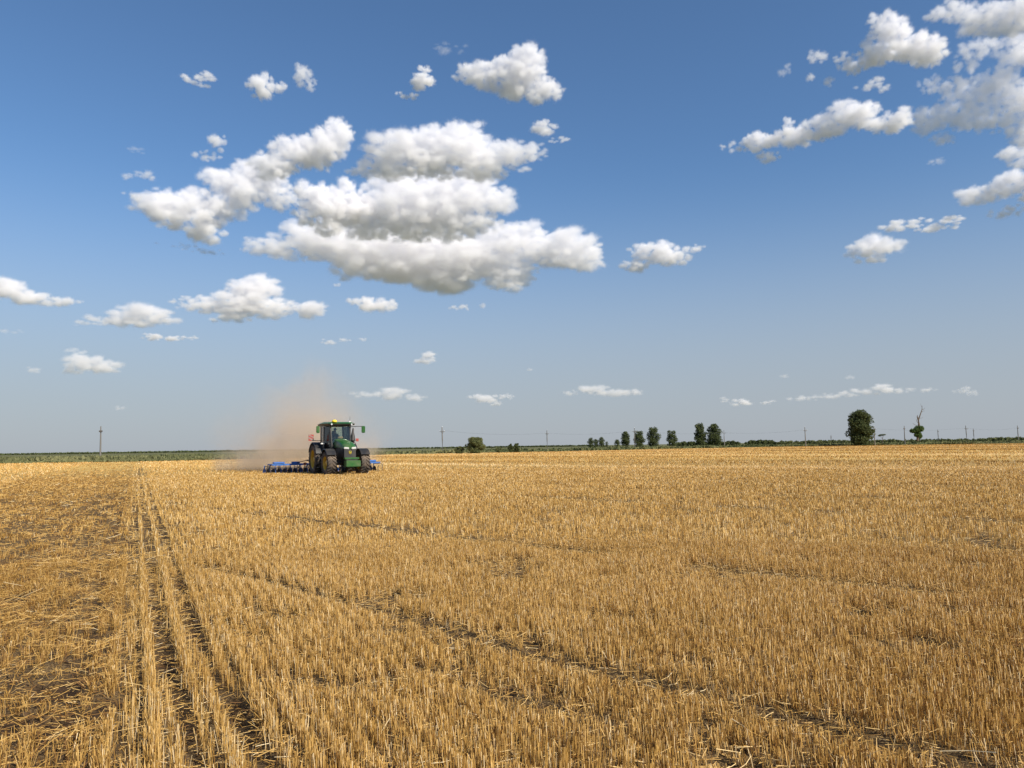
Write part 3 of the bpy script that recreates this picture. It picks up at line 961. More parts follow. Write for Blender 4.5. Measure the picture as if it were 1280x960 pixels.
# fenders
for s_ in (-1, 1):
    m = MB(); secs = []
    for k in range(9):
        a = R(20 + k * 17)
        cy2, cz = math.cos(a), math.sin(a)
        secs.append([(s_ * .76, cy2 * 1.13, 1.0 + cz * 1.13), (s_ * 1.40, cy2 * 1.13, 1.0 + cz * 1.13), (s_ * 1.43, cy2 * 1.08, 1.0 + cz * 1.08), (s_ * .76, cy2 * 1.10, 1.0 + cz * 1.10)])
    m.loft(secs).prism([(-1.05, 1.1), (1.05, 1.1), (.9, 1.75), (.45, 2.1), (-.45, 2.1), (-.9, 1.75)], .05, (s_ * .75, 0, 0))
    m.build('fender', GREEN if 0 else BLACKP, tr, True)
    m = MB(); secs = []
    for k in range(7):
        a = R(35 + k * 19)
        secs.append([(s_ * .80, 3.02 + math.cos(a) * .90, .78 + math.sin(a) * .90), (s_ * 1.38, 3.02 + math.cos(a) * .90, .78 + math.sin(a) * .90), (s_ * 1.40, 3.02 + math.cos(a) * .86, .78 + math.sin(a) * .86), (s_ * .80, 3.02 + math.cos(a) * .87, .78 + math.sin(a) * .87)])
    m.loft(secs).bar((s_ * .82, 3.02, 1.1), (s_ * .82, 3.02, 1.66), .05)
    m.build('fender', BLACKP, tr, True)
# cab
ZF, ZR = 1.55, 3.22
m = MB()
PIL = [((s_ * .60, 1.98, ZF + .1), (s_ * .66, 1.72, ZR)) for s_ in (-1, 1)] + [((s_ * .84, .85, ZF), (s_ * .80, .72, ZR)) for s_ in (-1, 1)] + [((s_ * .76, -.25, ZF + .3), (s_ * .74, -.38, ZR)) for s_ in (-1, 1)]
for a, b_ in PIL: m.bar(a, b_, .075, .085)
m.box((0, .8, 1.50), (1.62, 2.3, .12), bev=.03).box((0, 1.93, 1.72), (1.15, .1, .45)).box((0, -.3, 1.75), (1.55, .1, .55))
m.box((0, 1.78, ZR - .03), (1.4, .06, .06)).box((0, -.36, ZR - .03), (1.5, .06, .06))
for s_ in (-1, 1): m.bar((s_ * .66, 1.72, ZR - .02), (s_ * .78, -.36, ZR - .02), .07); m.bar((s_ * .62, 1.95, ZF + .12), (s_ * .84, .85, ZF + .05), .07, .12)
cab = m.build('cab', BLACKP, tr)


def pane(pts, name='window', th_=.012):
    m_ = MB()
    n_ = (Vector(pts[1]) - Vector(pts[0])).cross(Vector(pts[2]) - Vector(pts[0])).normalized() * th_
    m_.loft([[Vector(p) for p in pts], [Vector(p) + n_ for p in pts]])
    return m_.build(name, GLASS, cab)


pane([(-.57, 1.99, 1.95), (.57, 1.99, 1.95), (.62, 1.76, ZR - .07), (-.62, 1.76, ZR - .07)], 'windscreen')
for s_ in (-1, 1):
    pane([(s_ * .62, 1.95, 1.72), (s_ * .85, .90, 1.62), (s_ * .81, .76, ZR - .07), (s_ * .67, 1.74, ZR - .07)])
    pane([(s_ * .85, .80, 1.62), (s_ * .77, -.22, 1.95), (s_ * .75, -.36, ZR - .07), (s_ * .81, .68, ZR - .07)])
pane([(-.70, -.31, 2.05), (.70, -.31, 2.05), (.69, -.39, ZR - .07), (-.69, -.39, ZR - .07)])
m = MB()
m.loft([[(-.86, -.62, 3.22), (.86, -.62, 3.22), (.93, .8, 3.22), (.84, 2.02, 3.20), (-.84, 2.02, 3.20), (-.93, .8, 3.22)],
        [(-.90, -.66, 3.32), (.90, -.66, 3.32), (.97, .8, 3.34), (.88, 2.08, 3.30), (-.88, 2.08, 3.30), (-.97, .8, 3.34)]])
roofb = m.build('roof_trim', BLACKP, cab)
m = MB()
m.loft([[(-.88, -.62, 3.322), (.88, -.62, 3.322), (.95, .8, 3.342), (.84, 2.0, 3.312), (-.84, 2.0, 3.312), (-.95, .8, 3.342)],
        [(-.74, -.45, 3.42), (.74, -.45, 3.42), (.80, .8, 3.45), (.7, 1.8, 3.41), (-.7, 1.8, 3.41), (-.8, .8, 3.45)]])
m.build('roof', GREEN, tr, True)
for x_ in (-.66, .66):
    m = MB(); m.lathe([(.04, 0), (.055, .03), (.055, .05)], (x_, 2.05, 3.26), 'Y', 14); m.build('work_light', CHROME, tr)
m = MB(); m.lathe([(.15, 0), (.17, .05), (.15, .11), (.09, .15), (.02, .165)], (.42, 1.85, 3.40), 'Z', 20); m.build('receiver_dome', DOME, tr, True)
m = MB(); m.lathe([(.05, 0), (.055, .06), (.04, .10)], (-.62, 1.75, 3.38), 'Z', 12); m.build('position_light', CLEAR, tr)
m = MB(); m.tube([(-.74, 1.4, 3.36), (-.74, 1.38, 3.80)], .010, 5); m.build('antenna', BLACKP, tr)
# mirrors
for s_ in (-1, 1):
    m = MB(); m.tube([(s_ * .70, 1.70, 3.10), (s_ * 1.05, 1.85, 3.12), (s_ * 1.48, 1.88, 3.13)], .025, 6)
    am = m.build('mirror_arm', BLACKP, tr)
    m = MB(); m.box((s_ * 1.50, 1.90, 2.92), (.24, .10, .46), Matrix.Rotation(R(s_ * 14), 3, 'Z'), .035)
    m.build('mirror', GREEN, am)
# warning panels
for s_ in (1, -1):
    m = MB(); m.tube([(s_ * .85, .3, 2.22), (s_ * 1.15, .3, 2.22), (s_ * 1.50, .3, 2.24)], .025, 6)
    am = m.build('panel_bracket', BLACKP, tr)
    zc = 2.42 if s_ > 0 else 2.25
    m = MB(); m.box((s_ * 1.56, .3, zc), (.34, .03, .42) if s_ > 0 else (.20, .03, .20), bev=.008); wp = m.build('warning_panel', REDM, tr)
    if s_ > 0:
        m = MB()
        for k in (-.5, .5):
            xa, za = s_ * 1.56, zc
            m.prism([(xa - .16, za - .19 + k * .12 + .11), (xa + .16, za + .10 + k * .12), (xa + .16, za + .17 + k * .12 - .0), (xa - .16, za - .12 + k * .12 + .11)] if k > 0 else [(xa - .16, za - .20), (xa - .08, za - .20), (xa + .16, za - .02), (xa + .16, za + .06), (xa - .16, za - .14)], .006, (0, .318, 0), 'XZ')
        m.build('white_stripe', STRIPE, wp)
# side lamps on the fenders
for s_ in (1, -1):
    m = MB(); m.box((s_ * 1.0, 1.12, 2.02), (.26, .10, .10), bev=.03); m.build('fender_light', CLEAR, tr)
# exhaust stack, seen at the right of the cab in the photo
m = MB(); m.tube([(-.78, 1.88, 1.7), (-.78, 1.88, 2.2), (-.80, 1.86, 2.5), (-.80, 1.86, 2.75), (-.84, 1.82, 3.0)], [.15, .16, .13, .07, .05], 14)
m.build('exhaust', BLACKP, tr, True)
# seat, wheel
m = MB(); m.box((0, .45, 2.02), (.52, .52, .14), bev=.04).box((0, .16, 2.40), (.50, .13, .66), Matrix.Rotation(R(-8), 3, 'X').inverted(), .05).box((0, .18, 2.80), (.28, .1, .16), bev=.03).box((0, .45, 1.76), (.3, .3, .42))
m.build('seat', BLACKP, cab)
m = MB()
ring = []
cst = Vector((0, 1.18, 2.36)); rq = Matrix.Rotation(R(35), 3, 'X')
pts = [cst + rq @ Vector((math.cos(k * .3927) * .20, math.sin(k * .3927) * .20, 0)) for k in range(17)]
m.tube(pts, .018, 6, cap=False).bar(pts[0], pts[8], .03).bar(cst, cst + Vector((0, .38, -.6)), .07)
m.build('steering_wheel', BLACKP, cab)
# hitch
m = MB(); m.box((0, -.75, .75), (.2, .8, .1)); m.bar((-.4, -.5, .7), (-.45, -1.35, .72), .07).bar((.4, -.5, .7), (.45, -1.35, .72), .07).bar((0, -.5, 1.2), (0, -1.35, 1.25), .06)
m.build('hitch', STEEL, tr)

# driver
tm = Matrix.Translation(tr.location) @ Matrix.Rotation(HEAD, 4, 'Z')


def skin_body(name, chain, edges, m_, loc, rot, **k):
    me = bpy.data.meshes.new(name)
    me.from_pydata([c[0] for c in chain], edges, [])
    o_ = bpy.data.objects.new(name, me)
    C.objects.link(o_)
    o_.modifiers.new('skin', 'SKIN')
    me.skin_vertices.new(name='') if not me.skin_vertices else None
    for i_, c_ in enumerate(chain):
        sv = me.skin_vertices[0].data[i_]
        sv.radius = (c_[1], c_[2] if len(c_) > 2 else c_[1])
        sv.use_root = (i_ == 0)
    o_.modifiers['skin'].use_smooth_shade = True
    sub_ = o_.modifiers.new('sub', 'SUBSURF'); sub_.levels = 1; sub_.render_levels = 1
    me.materials.append(m_)
    o_.location = loc
    o_.rotation_euler = (0, 0, rot)
    return tag(o_, **k)


SHIRT = mat('dark_work_shirt', (.035, .045, .06), .9)
N, L, b = nodes(SHIRT)
SKIN = mat('tanned_skin', (.30, .16, .10), .55)
ch = [((0, .35, 2.14), .15, .12), ((0, .33, 2.34), .15, .11), ((0, .36, 2.55), .17, .11), ((0, .39, 2.67), .07, .07), ((0, .41, 2.75), .055), ((0, .43, 2.82), .08, .09), ((0, .44, 2.92), .085, .10), ((0, .44, 2.98), .05, .06)]
ed = [(0, 1), (1, 2), (2, 3), (3, 4), (4, 5), (5, 6), (6, 7)]
for s_ in (-1, 1):
    n0 = len(ch)
    ch += [((s_ * .20, .37, 2.60), .065), ((s_ * .27, .52, 2.40), .052), ((s_ * .25, .72, 2.36), .04), ((s_ * .19, .98, 2.40), .028), ((s_ * .17, 1.05, 2.42), .03, .016)]
    ed += [(2, n0), (n0, n0 + 1), (n0 + 1, n0 + 2), (n0 + 2, n0 + 3), (n0 + 3, n0 + 4)]
    for k in range(4):
        q = len(ch)
        ch += [((s_ * (.145 + k * .018), 1.09, 2.435), .009), ((s_ * (.143 + k * .019), 1.125 - .004 * abs(k - 1.5), 2.415), .008), ((s_ * (.145 + k * .018), 1.115, 2.385), .007)]
        ed += [(n0 + 4, q), (q, q + 1), (q + 1, q + 2)]
    q = len(ch)
    ch += [((s_ * .14, 1.04, 2.40), .010), ((s_ * .13, 1.08, 2.375), .009)]
    ed += [(n0 + 4, q), (q, q + 1)]
    n1 = len(ch)
    ch += [((s_ * .10, .42, 2.13), .09), ((s_ * .16, .82, 2.14), .07), ((s_ * .17, .90, 2.02), .055), ((s_ * .17, 1.02, 1.66), .042), ((s_ * .18, 1.18, 1.60), .038)]
    ed += [(0, n1), (n1, n1 + 1), (n1 + 1, n1 + 2), (n1 + 2, n1 + 3), (n1 + 3, n1 + 4)]
drv = skin_body('person', ch, ed, SKIN, tr.location, HEAD, label='driver in a dark shirt sitting at the wheel inside the tractor cab', cat='person')
m = MB()
m.lathe([(.19, 2.10), (.20, 2.3), (.22, 2.5), (.19, 2.63), (.08, 2.69)], (0, 0, 0), 'Z', 20)
for v_ in m.bm.verts: v_.co.y = v_.co.y * .72 + .37
for s_ in (-1, 1): m.tube([(s_ * .17, .37, 2.60), (s_ * .27, .51, 2.41), (s_ * .255, .66, 2.37)], [.085, .072, .06], 10)
m.build('shirt', SHIRT, drv, True)
m = MB()
m.lathe([(.098, 2.93), (.103, 2.96), (.09, 3.02), (.05, 3.055), (.01, 3.06)], (0, .0, 0), 'Z', 16)
for v_ in m.bm.verts: v_.co.y = v_.co.y * 1.15 + .44
m.prism([(-.07, .54), (.07, .54), (.05, .62), (-.05, .62)], .012, (0, 0, 2.945), 'XY')
m.build('cap', SHIRT, drv, True)
for s_ in (-1, 1):
    m = MB(); m.lathe([(.003, -.009), (.011, 0), (.003, .009)], (s_ * .032, .535, 2.885), 'Y', 8); m.build('eye', BLACKP, drv)
m = MB(); m.loft([[(-.012, .528, 2.89), (.012, .528, 2.89), (0, .54, 2.892)], [(-.017, .535, 2.845), (.017, .535, 2.845), (0, .566, 2.85)]]); m.build('nose', SKIN, drv)
m = MB(); m.box((0, .533, 2.815), (.045, .01, .01)); m.build('mouth', REDM, drv)

# ------------------------------------------------------------------ cultivator
IMP = Vector(REAR) + Vector((D1[0], D1[1], 0)) * 3.2 + Vector((U1[0], U1[1], 0)) * .15
im = empty('cultivator', (IMP.x, IMP.y, 0), HEAD, label='wide blue cultivator with dark tines and rollers drawn behind the green tractor', cat='cultivator')
REDD = dusty('dull_red', (.22, .03, .03), .3)
im.scale = (.93, 1, .84)
im.location.z = -.04
m = MB()
for y_ in (.75, .1, -.6): m.box((0, y_, .80), (2.9, .12, .12), bev=.01)
for x_ in (-1.2, -.4, .4, 1.2): m.box((x_, .05, .82), (.1, 1.6, .1))
m.box((0, .7, 1.05), (.9, .14, .5), bev=.02).bar((-.4, .72, 1.0), (-.4, 1.6, .75), .1).bar((.4, .72, 1.0), (.4, 1.6, .75), .1).bar((0, .72, 1.35), (0, 1.9, 1.2), .08)
m.build('centre_frame', BLUE, im)
for s_ in (-1, 1):
    m = MB()
    for y_ in (.75, .1, -.6): m.box((s_ * 2.82, y_, .80), (2.6, .11, .11), bev=.01)
    for x_ in (1.62, 2.4, 3.2, 4.05): m.box((s_ * x_, .05, .82), (.09, 1.6, .09))
    m.box((s_ * 3.5, .25, .95), (.8, .45, .16), bev=.03).box((s_ * 2.3, .4, .95), (.6, .16, .18), bev=.02)
    m.build('wing_frame', BLUE, im)
    m = MB(); m.tube([(s_ * .55, .5, 1.15), (s_ * 1.5, .5, 1.12)], .06, 10).tube([(s_ * 1.5, .5, 1.12), (s_ * 2.2, .5, .95)], .03, 8); m.build('hydraulic_cylinder', STEEL, im)
    m = MB()
    m.box((s_ * 4.22, -.1, .68), (.04, 2.1, .05)).box((s_ * 4.22, .93, .38), (.04, .05, .62)).box((s_ * 4.22, -1.15, .38), (.04, .05, .62)).box((s_ * 4.22, -.1, .12), (.04, 2.1, .06))
    m.build('side_frame', DARKM, im)
# spring tines
for row, y_ in enumerate((.75, .1)):
    for k in range(11):
        x_ = -4.0 + k * .78 + row * .39
        if x_ > 4.1: continue
        m = MB()
        pts = [(x_, y_, .74), (x_, y_ + .05, .60), (x_, y_ - .08, .68 - .18), (x_, y_ - .20, .38), (x_, y_ - .16, .2), (x_, y_ + .02, .03), (x_, y_ + .10, -.04)]
        m.tube(pts, .025, 6); m.box((x_, y_ + .05, .0), (.11, .10, .03), Matrix.Rotation(R(-35), 3, 'X'))
        m.build('tine', BLUE if k % 3 == 1 else DARKM, im)
# disc row
for k in range(44):
    x_ = -4.1 + (k % 22) * .39 + (k // 22) * .19
    yo = -.52 - (k // 22) * .36
    m = MB(); m.lathe([(.02, -.035), (.15, -.02), (.25, .015), (.255, .02), (.15, -.01), (.02, -.025)], (0, 0, 0), 'X', 20)
    for v_ in m.bm.verts: v_.co = Matrix.Rotation(R(16), 3, 'Z') @ v_.co + Vector((x_, yo, .24))
    m.bar((x_ + .03, yo - .03, .24), (x_ + .03, min(-.6, yo), .76), .035)
    m.build('disc', DARKM if k < 22 else BLUE, im)
# cage rollers
for s_ in (-1, 0, 1):
    m = MB(); L0 = 1.3
    cx_ = s_ * 2.78
    for k in range(10):
        a = k * .6283
        m.bar((cx_ - L0, -1.3 + math.cos(a) * .23, .25 + math.sin(a) * .23), (cx_ + L0, -1.3 + math.cos(a + .5) * .23, .25 + math.sin(a + .5) * .23), .03)
    for x_ in (-1.28, -.64, 0, .64, 1.28): m.lathe([(.22, -.01), (.245, -.01), (.245, .01), (.22, .01)], (cx_ + x_, -1.3, .25), 'X', 20, closed=True)
    m.tube([(cx_ - L0, -1.3, .25), (cx_ + L0, -1.3, .25)], .04, 8)
    m.bar((cx_ - 1.1, -.6, .8), (cx_ - 1.1, -1.3, .5), .06).bar((cx_ + 1.1, -.6, .8), (cx_ + 1.1, -1.3, .5), .06).box((cx_, -1.3, .55), (2.5, .08, .08))
    m.build('roller', DARKM, im)
for s_ in (-1, 1):
    m = MB(); m.box((s_ * 1.75, .95, .8), (.06, .05, .3)).box((s_ * 1.75, .97, .86), (.22, .03, .18)); m.build('marker_board', REDD, im)

# ------------------------------------------------------------------ poles and wires
CONC = dusty('weathered_concrete', (.16, .15, .135), .2, .9)
WIRE = mat('wire', (.05, .05, .05), .5)
HP = 7.4
POLES = [(125.5, 533, 0, 'grey utility pole standing alone at the far left of the field'),
         (553, 534, 1, 'grey utility pole between the dust cloud and the round bush'),
         (684, 538, 1, 'grey utility pole standing right of the two small shrubs'),
         (793.5, 535, 1, 'thin grey utility pole rising between two trees of the distant row'),
         (905.5, 538, 1, 'grey utility pole just right of the pair of tall dark trees'),
         (1007, 534, 1, 'grey utility pole alone on the low hedge line left of the big round tree'),
         (1039, 544, 0, 'short distant pole just left of the big round tree'),
         (1093.5, 532.5, 1, 'grey utility pole close to the right side of the big round tree'),
         (1131, 532.5, 0, 'grey utility pole left of the half dead tree'),
         (1173, 537, 0, 'grey utility pole right of the half dead tree'),
         (1208.3, 532, 1, 'grey utility pole, left one of the close pair at right'),
         (1217.5, 536, 0, 'smaller grey utility pole, right one of the close pair at right'),
         (1273, 532, 0, 'grey utility pole at the right edge of the photo')]
heads = []
for px, top, arm, lab in POLES:
    H_ = HP if px != 1039 else 5.5
    d = (H_ - CAMH) * F / (horizon(px) - top)
    p = at(px, d)
    e_ = empty('utility_pole', p, 0, label=lab, cat='utility pole', group='utility poles along the far side of the field')
    m = MB(); m.tube([(0, 0, -.1), (random.uniform(-.04, .04), 0, 4), (random.uniform(-.09, .09), 0, H_)], [.20, .17, .11] if d < 400 else [.22, .2, .14], 8); m.build('pole', CONC, e_)
    m = MB()
    if arm:
        m.box((0, -.14, H_ - 1.25), (1.5, .12, .12)); m.bar((-.5, -.13, H_ - 1.25), (0, -.13, H_ - 1.8), .06).bar((.5, -.13, H_ - 1.25), (0, -.13, H_ - 1.8), .06)
    else:
        m.box((0, -.12, H_ - 1.1), (.7, .2, .35))
    m.build('crossarm', STEEL, e_)
    for x_ in ((-.65, 0, .65) if arm else (-.25, .25)):
        m = MB(); z_ = H_ - 1.19 if x_ or not arm else H_ - .02
        m.lathe([(.03, 0), (.07, .06), (.05, .12), (.07, .16), (.03, .22)], (x_, -.14 if x_ else 0, z_), 'Z', 8); m.build('insulator', CLEAR, e_)
    heads.append((px, Vector((p.x, p.y, H_ - 1.0)), arm))
hd = {h[0]: h[1] for h in heads}
for a, b_, lab in ((553, 684, 'wires strung from the pole at the round bush towards the two small shrubs'), (684, 793.5, 'wires strung from the shrubs towards the distant tree row'), (793.5, 905.5, 'wires strung along the distant tree row'),
                   (905.5, 1007, 'wires strung over the low hedge line left of the big round tree'), (1093.5, 1208.3, 'wires running from the big round tree past the half dead tree'), (1208.3, 1273, 'wires strung between the rightmost poles')):
    m = MB()
    for off in (-.6, .6):
        A, B_ = hd[a], hd[b_]
        m.tube([A.lerp(B_, t) + Vector((off, 0, -4 * .8 * t * (1 - t))) for t in np.linspace(0, 1, 13)], .007, 4)
    m.build('power_line', WIRE, None, label=lab, cat='wire', group='overhead wires between the utility poles')


# ------------------------------------------------------------------ trees
def foliage_mat(name, c1, c2):
    m_ = mat(name, c1, .75, 0, .15)
    N_, L_, b_ = nodes(m_)
    a_ = N_.new('ShaderNodeAttribute'); a_.attribute_name = 'tone'
    r_ = ramp(N_, [(0, c1), (1, c2)])
    L_(a_.outputs['Fac'], r_.inputs[0]); L_(r_.outputs[0], b_.inputs['Base Color'])
    t_ = N_.new('ShaderNodeBsdfTranslucent'); L_(r_.outputs[0], t_.inputs[0])
    x_ = N_.new('ShaderNodeMixShader'); x_.inputs[0].default_value = .25
    L_(b_.outputs[0], x_.inputs[1]); L_(t_.outputs[0], x_.inputs[2]); L_(x_.outputs[0], N_['Material Output'].inputs['Surface'])
    return m_


LEAF_DARK = foliage_mat('dark_green_leaves', (.042, .058, .022), (.135, .155, .058))
LEAF_OLIVE = foliage_mat('olive_leaves', (.075, .09, .034), (.20, .21, .085))
LEAF_FRESH = foliage_mat('fresh_green_leaves', (.05, .095, .025), (.14, .20, .06))
WEED = foliage_mat('dry_green_weeds', (.10, .115, .045), (.30, .28, .13))
BARK = dusty('bark', (.09, .07, .05), .3, .95)


def leaves(name, lobes, n, size, m_, parent=None, up=0., **k):
    """lobes: (x, y, z, rx, ry, rz); leaf clumps thicker towards the rim of every lobe"""
    lb = np.array(lobes)
    vol = lb[:, 3] * lb[:, 4] * lb[:, 5]
    ch_ = rng.choice(len(lb), n, p=vol ** .75 / (vol ** .75).sum())
    v = rng.normal(size=(n, 3)); v /= np.linalg.norm(v, axis=1)[:, None]
    v *= (rng.uniform(0, 1, n) ** .38)[:, None]
    c = lb[ch_, :3] + v * lb[ch_, 3:6]
    bump_ = fbm(c[:, 0] * 1.1 + c[:, 1] * .7, c[:, 2] * 1.1, 3, 5)
    kp = (c[:, 2] > .05) & (bump_ + .25 * (1 - np.linalg.norm(v, axis=1)) > .41)
    c = c[kp]; bump_ = bump_[kp]; n = len(c)
    a = rng.normal(size=(n, 3)); a[:, 2] += up; a /= np.linalg.norm(a, axis=1)[:, None]
    b_ = np.cross(a, rng.normal(size=(n, 3))); b_ /= np.linalg.norm(b_, axis=1)[:, None]
    s_ = size * rng.uniform(.6, 1.4, n)[:, None]
    cr = np.cross(a, b_)
    V = np.stack([c - a * s_, c + b_ * s_ * .55 + cr * s_ * .2, c + a * s_, c - b_ * s_ * .55 + cr * s_ * .2], 1)
    o_ = mesh_np(name, V.reshape(-1, 3), np.arange(n * 4).reshape(n, 4), m_, tone=np.repeat(np.clip(rng.uniform(0, 1, n) * .6 + bump_ * .5 - .05, 0, 1), 4))
    o_.parent = parent
    return tag(o_, **k)


def tree(px, top, base, wpx, d, label, m_=None, nl=9, n=5200, low=.12, group=None, name='tree', cat='tree'):
    """height and width from the photograph at distance d, standing on the ground there"""
    p = at(px, d)
    Hh = CAMH + (horizon(px) - top) * d / F
    Wd = wpx * d / F / 2 * (1.12 if wpx > 30 else 1.24)
    e_ = empty(name, p, random.uniform(0, 6), label=label, cat=cat, group=group)
    lobes = []
    for k in range(nl):
        f = (k + .5) / nl
        z_ = Hh * (low + (1 - low) * f)
        prof = math.sin(math.pi * min(1, (.22 + .70 * f))) ** .6
        a_ = k * 2.4
        rr_ = Wd * prof
        r0 = rr_ * random.uniform(.45, .62)
        q = (rr_ - r0) * random.uniform(.75, 1.05)
        rz_ = min(Hh * .16, r0) * random.uniform(.9, 1.2)
        lobes.append((math.cos(a_) * q, math.sin(a_) * q, min(z_, Hh - rz_), r0, r0, rz_))
        lobes.append((-math.cos(a_) * q * .8, -math.sin(a_) * q * .8, min(z_ * .97, Hh - rz_ * 1.1), r0 * 1., r0 * 1., rz_))
    leaves('crown', lobes, n, Hh * .018 + .08, m_ or LEAF_DARK, e_)
    m__ = MB()
    m__.tube([(0, 0, -.2), (.05, 0, Hh * .25), (0, .05, Hh * .6)], [Hh * .035, Hh * .025, Hh * .01], 8)
    for l_ in lobes[:8]:
        m__.tube([(0, 0, Hh * .18), (l_[0] * .5, l_[1] * .5, l_[2] * .75), (l_[0], l_[1], l_[2])], [Hh * .015, Hh * .01, Hh * .004], 5)
    m__.build('trunk', BARK, e_)
    return e_


ROW = 'distant trees in a loose row beyond the field'
tree(1076.5, 511.5, 549, 35, 290, 'big round dark green tree standing alone right of centre', nl=11, n=15000, low=.02)
tree(875.5, 528.5, 553, 15, 420, 'tall dark tree, left one of the touching pair beside the utility pole', group=ROW, low=.08, n=6000)
tree(893, 529.5, 553, 20, 420, 'tall dark tree, right and wider one of the touching pair', group=ROW, low=.08, n=7000)
tree(840, 537.5, 553.5, 15, 450, 'small round tree standing midway between the broad tree and the tall pair', group=ROW, low=.1)
tree(817, 533.5, 554, 17.5, 450, 'broad round tree, largest of the middle group of the row', group=ROW, low=.06, n=6000)
tree(799, 538, 554, 14, 450, 'round tree behind the thin utility pole', group=ROW, low=.06)
tree(782, 539, 554, 11.5, 450, 'narrow tree at the left of the thin utility pole', group=ROW, low=.15)
tree(771.5, 549, 554, 8, 440, 'very low bushy tree left of the narrow tree', group=ROW, low=.05, n=2500)
tree(738.5, 546.5, 554, 8.5, 480, 'leftmost small tree of the distant row', group=ROW, low=.05, n=2500)
tree(745, 548.5, 554, 7, 480, 'lowest tree between two others at the left end of the row', group=ROW, low=.05, n=2500)
tree(752, 546, 554, 9, 480, 'small round tree third from the left end of the distant row', group=ROW, low=.05, n=2800)
tree(758.5, 551.5, 554, 4.5, 480, 'tiny bush at the right of the leftmost small trees', group=ROW, low=.05, n=900)
tree(594.5, 546, 566, 24, 198, 'round olive green bush at the field edge right of the tractor', LEAF_OLIVE, nl=8, n=9000, low=.05, name='bush', cat='bush')
tree(574, 557.5, 566, 13, 199, 'low olive bush leaning against the left of the round bush', LEAF_OLIVE, nl=5, n=2600, low=.05, name='bush', cat='bush')
tree(638.5, 554.5, 564.5, 7.5, 212, 'left one of the two small dark shrubs at the field edge', LEAF_DARK, nl=5, n=2600, low=.05, name='bush', cat='bush')
tree(646, 553.8, 564.5, 8.5, 212, 'right one of the two small dark shrubs at the field edge', LEAF_DARK, nl=5, n=2800, low=.05, name='bush', cat='bush')
tree(623.5, 559, 564, 8, 214, 'low scrubby bush between the round bush and the two shrubs', LEAF_OLIVE, nl=4, n=1200, low=.05, name='bush', cat='bush')
# little flat topped tree
p = at(1103, 300)
e_ = empty('tree', p, 0, label='tiny flat-topped tree right of the big round tree', cat='tree')
leaves('crown', [(0, 0, 4.0, 1.3, 1.3, .35), (-.9, 0, 3.7, .7, .7, .3), (1.0, .2, 4.1, .7, .7, .25)], 600, .13, LEAF_DARK, e_)
m = MB(); m.tube([(0, 0, 0), (.1, 0, 2), (0, 0, 3.8)], [.13, .1, .05], 6).tube([(.1, 0, 2.4), (.8, 0, 3.9)], [.05, .03], 5).tube([(.1, 0, 2.4), (-.8, 0, 3.6)], [.05, .03], 5); m.build('trunk', BARK, e_)
# half dead tree
dD = 290.
p = at(1147.5, dD)
k_ = dD / F
gz = lambda py: CAMH + (horizon(1147.5) - py) * k_
e_ = empty('tree', p, 0, label='half dead tree with green leaves low down and a bare crooked snag above', cat='tree')
m = MB()
XP = lambda px: (px - 1147.5) * k_
def br(pts, rs, n_=6): m.tube([(XP(a), y_, gz(b_)) for a, b_, y_ in pts], rs, n_)
br([(1147, 551, 0), (1147.5, 545, 0), (1149, 538, 0), (1150, 530, .1), (1149.5, 524, .1)], [.45, .42, .4, .36, .3], 8)
br([(1149.6, 525, .1), (1151.5, 521, .2), (1153.5, 516.5, .3), (1155.3, 512, .3), (1155.6, 507, .3)], [.28, .2, .16, .11, .05])
br([(1149.6, 526, .1), (1148.3, 521, 0), (1148.8, 519, 0)], [.25, .2, .1])
br([(1155.2, 512.5, .3), (1157.5, 512, .4), (1159, 510, .4)], [.08, .06, .03])
br([(1154, 515.5, .3), (1156.5, 514, .1), (1158, 513.6, 0)], [.07, .05, .03])
br([(1150, 530, 0), (1147, 527, -.3), (1146, 524, -.4)], [.12, .08, .04])
br([(1149.5, 533, 0), (1145, 531, .3), (1142.5, 529, .3)], [.1, .07, .03])
br([(1150, 522.5, .1), (1153, 523, -.2), (1155, 521.5, -.3)], [.08, .05, .03])
br([(1155.5, 509, .3), (1154.2, 507, .3), (1153.8, 504.5, .3)], [.05, .03, .02])
br([(1148.5, 540, 0), (1143.5, 538, .3), (1141, 537, .3)], [.14, .1, .05])
m.build('trunk', BARK, e_)
lob = [(XP(a), y_, gz(b_), r1 * k_, r1 * k_, r2 * k_) for a, b_, r1, r2, y_ in ((1148, 537, 5.5, 4.5, 0), (1143, 539, 4.5, 3.2, .3), (1151, 536, 4, 4, -.4), (1147.5, 543, 4.5, 4, 0), (1150, 545, 3.5, 4, .3), (1141, 538, 2.8, 2.2, 0), (1152.5, 534.5, 2.3, 2.2, 0))]
leaves('crown', lob, 6500, .20, LEAF_FRESH, e_)

# low hedges and far tree line
def hedge(pxa, pxb, d, hpx, n, label, m_, jag=.5):
    lobes = []
    k = int((pxb - pxa) / 2.2)
    for i in range(k):
        px = pxa + (pxb - pxa) * (i + random.random()) / k
        q = at(px, d * random.uniform(.96, 1.05))
        env = min(1, (px - pxa) / 8 + .25, (pxb - px) / 8 + .25)
        h_ = CAMH + hpx * env * random.uniform(1 - jag, 1) * d / F
        w_ = random.uniform(1.5, 3.2) * d / F
        lobes.append((q.x, q.y, h_ * .5, w_, w_, h_ * .5))
    return leaves('hedge', lobes, n, .0011 * d + .05, m_, None, label=label, cat='hedge', kind='stuff')


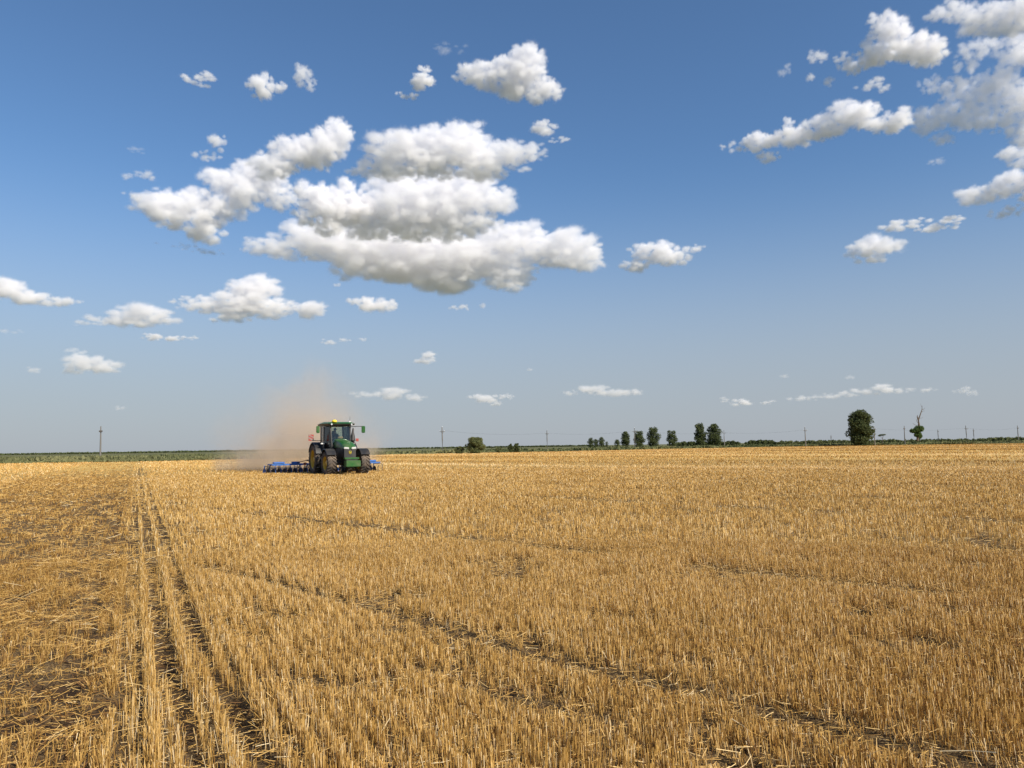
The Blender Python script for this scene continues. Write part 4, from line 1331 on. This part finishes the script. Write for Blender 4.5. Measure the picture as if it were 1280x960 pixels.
hedge(843, 925, 560, 3.4, 6000, 'low dark hedge behind the distant trees', LEAF_DARK)
hedge(932, 970, 640, 3.6, 3500, 'rounded dark thicket on the horizon right of the utility pole', LEAF_DARK, .2)
hedge(968, 1300, 700, 2.3, 9000, 'long dark line of scrub on the horizon at right', LEAF_OLIVE, .9)
hedge(1000, 1062, 420, 2.4, 4000, 'low scrub left of the big round tree', LEAF_OLIVE)
hedge(1225, 1330, 420, 3.0, 5000, 'taller scrub at the right end of the horizon', LEAF_OLIVE, .6)
hedge(450, 740, 1300, .6, 6000, 'far thin line of trees on the horizon behind the poles', LEAF_DARK)
hedge(-60, 420, 1100, .8, 8000, 'far thin line of trees on the left horizon', LEAF_DARK)


# weeds on the verge beyond the stubble
def weeds(n, pa, pb, off0, off1, h0, h1, m_, label, size=.9, pat=.45):
    px = rng.uniform(pa, pb, n)
    a = np.arctan((px - 640) / F)
    x0 = np.sin(a); y0 = np.cos(a)
    d0 = np.interp(a, EA, ED)
    r = d0 + off0 + (off1 - off0) * rng.uniform(0, 1, n) ** 1.5
    x_, y_ = x0 * r, y0 * r
    dens_ = fbm(x_ * .09, y_ * .16, 3, 101)
    k = dens_ > pat * rng.uniform(.85, 1.1, n)
    x_, y_, r, dens_ = x_[k], y_[k], r[k], dens_[k]
    n = len(x_)
    h_ = (h0 + (h1 - h0) * sstep(.35, .7, fbm(x_ * .06, y_ * .12, 3, 111))) * rng.uniform(.5, 1.1, n)
    yaw = rng.uniform(0, 6.28, n)
    wd = (.10 + .0007 * r) * size * rng.uniform(.6, 1.4, n)
    ox, oy = np.cos(yaw) * wd, np.sin(yaw) * wd
    lx, ly = rng.normal(0, .15, n) * h_, rng.normal(0, .15, n) * h_
    z_ = np.zeros(n)
    V = np.stack([np.stack([x_ - ox, y_ - oy, z_], -1), np.stack([x_ + ox, y_ + oy, z_], -1), np.stack([x_ + ox * 1.3 + lx, y_ + oy * 1.3 + ly, h_ * .7], -1), np.stack([x_ + lx, y_ + ly, h_], -1), np.stack([x_ - ox * 1.2 + lx, y_ - oy * 1.2 + ly, h_ * .6], -1)], 1)
    tn = np.clip(.25 + 1.1 * (fbm(x_ * .05 + 9, y_ * .1, 3, 121) - .4) + rng.normal(0, .15, n), 0, 1)
    o_ = mesh_np('weeds', V.reshape(-1, 3), np.arange(n * 5).reshape(n, 5), m_, tone=np.repeat(tn, 5))
    return tag(o_, label, kind='stuff')


weeds(26000, -60, 480, .5, 26, .35, 1.15, WEED, 'green weeds and tall grass along the left field edge', pat=.38)
weeds(30000, 440, 1340, .5, 45, .25, 1.1, WEED, 'dry green weeds along the field edge at centre and right', pat=.42)
weeds(16000, 560, 1340, 8, 90, .3, 1.3, LEAF_OLIVE, 'darker patches of scrub behind the field edge', 1.3, .5)
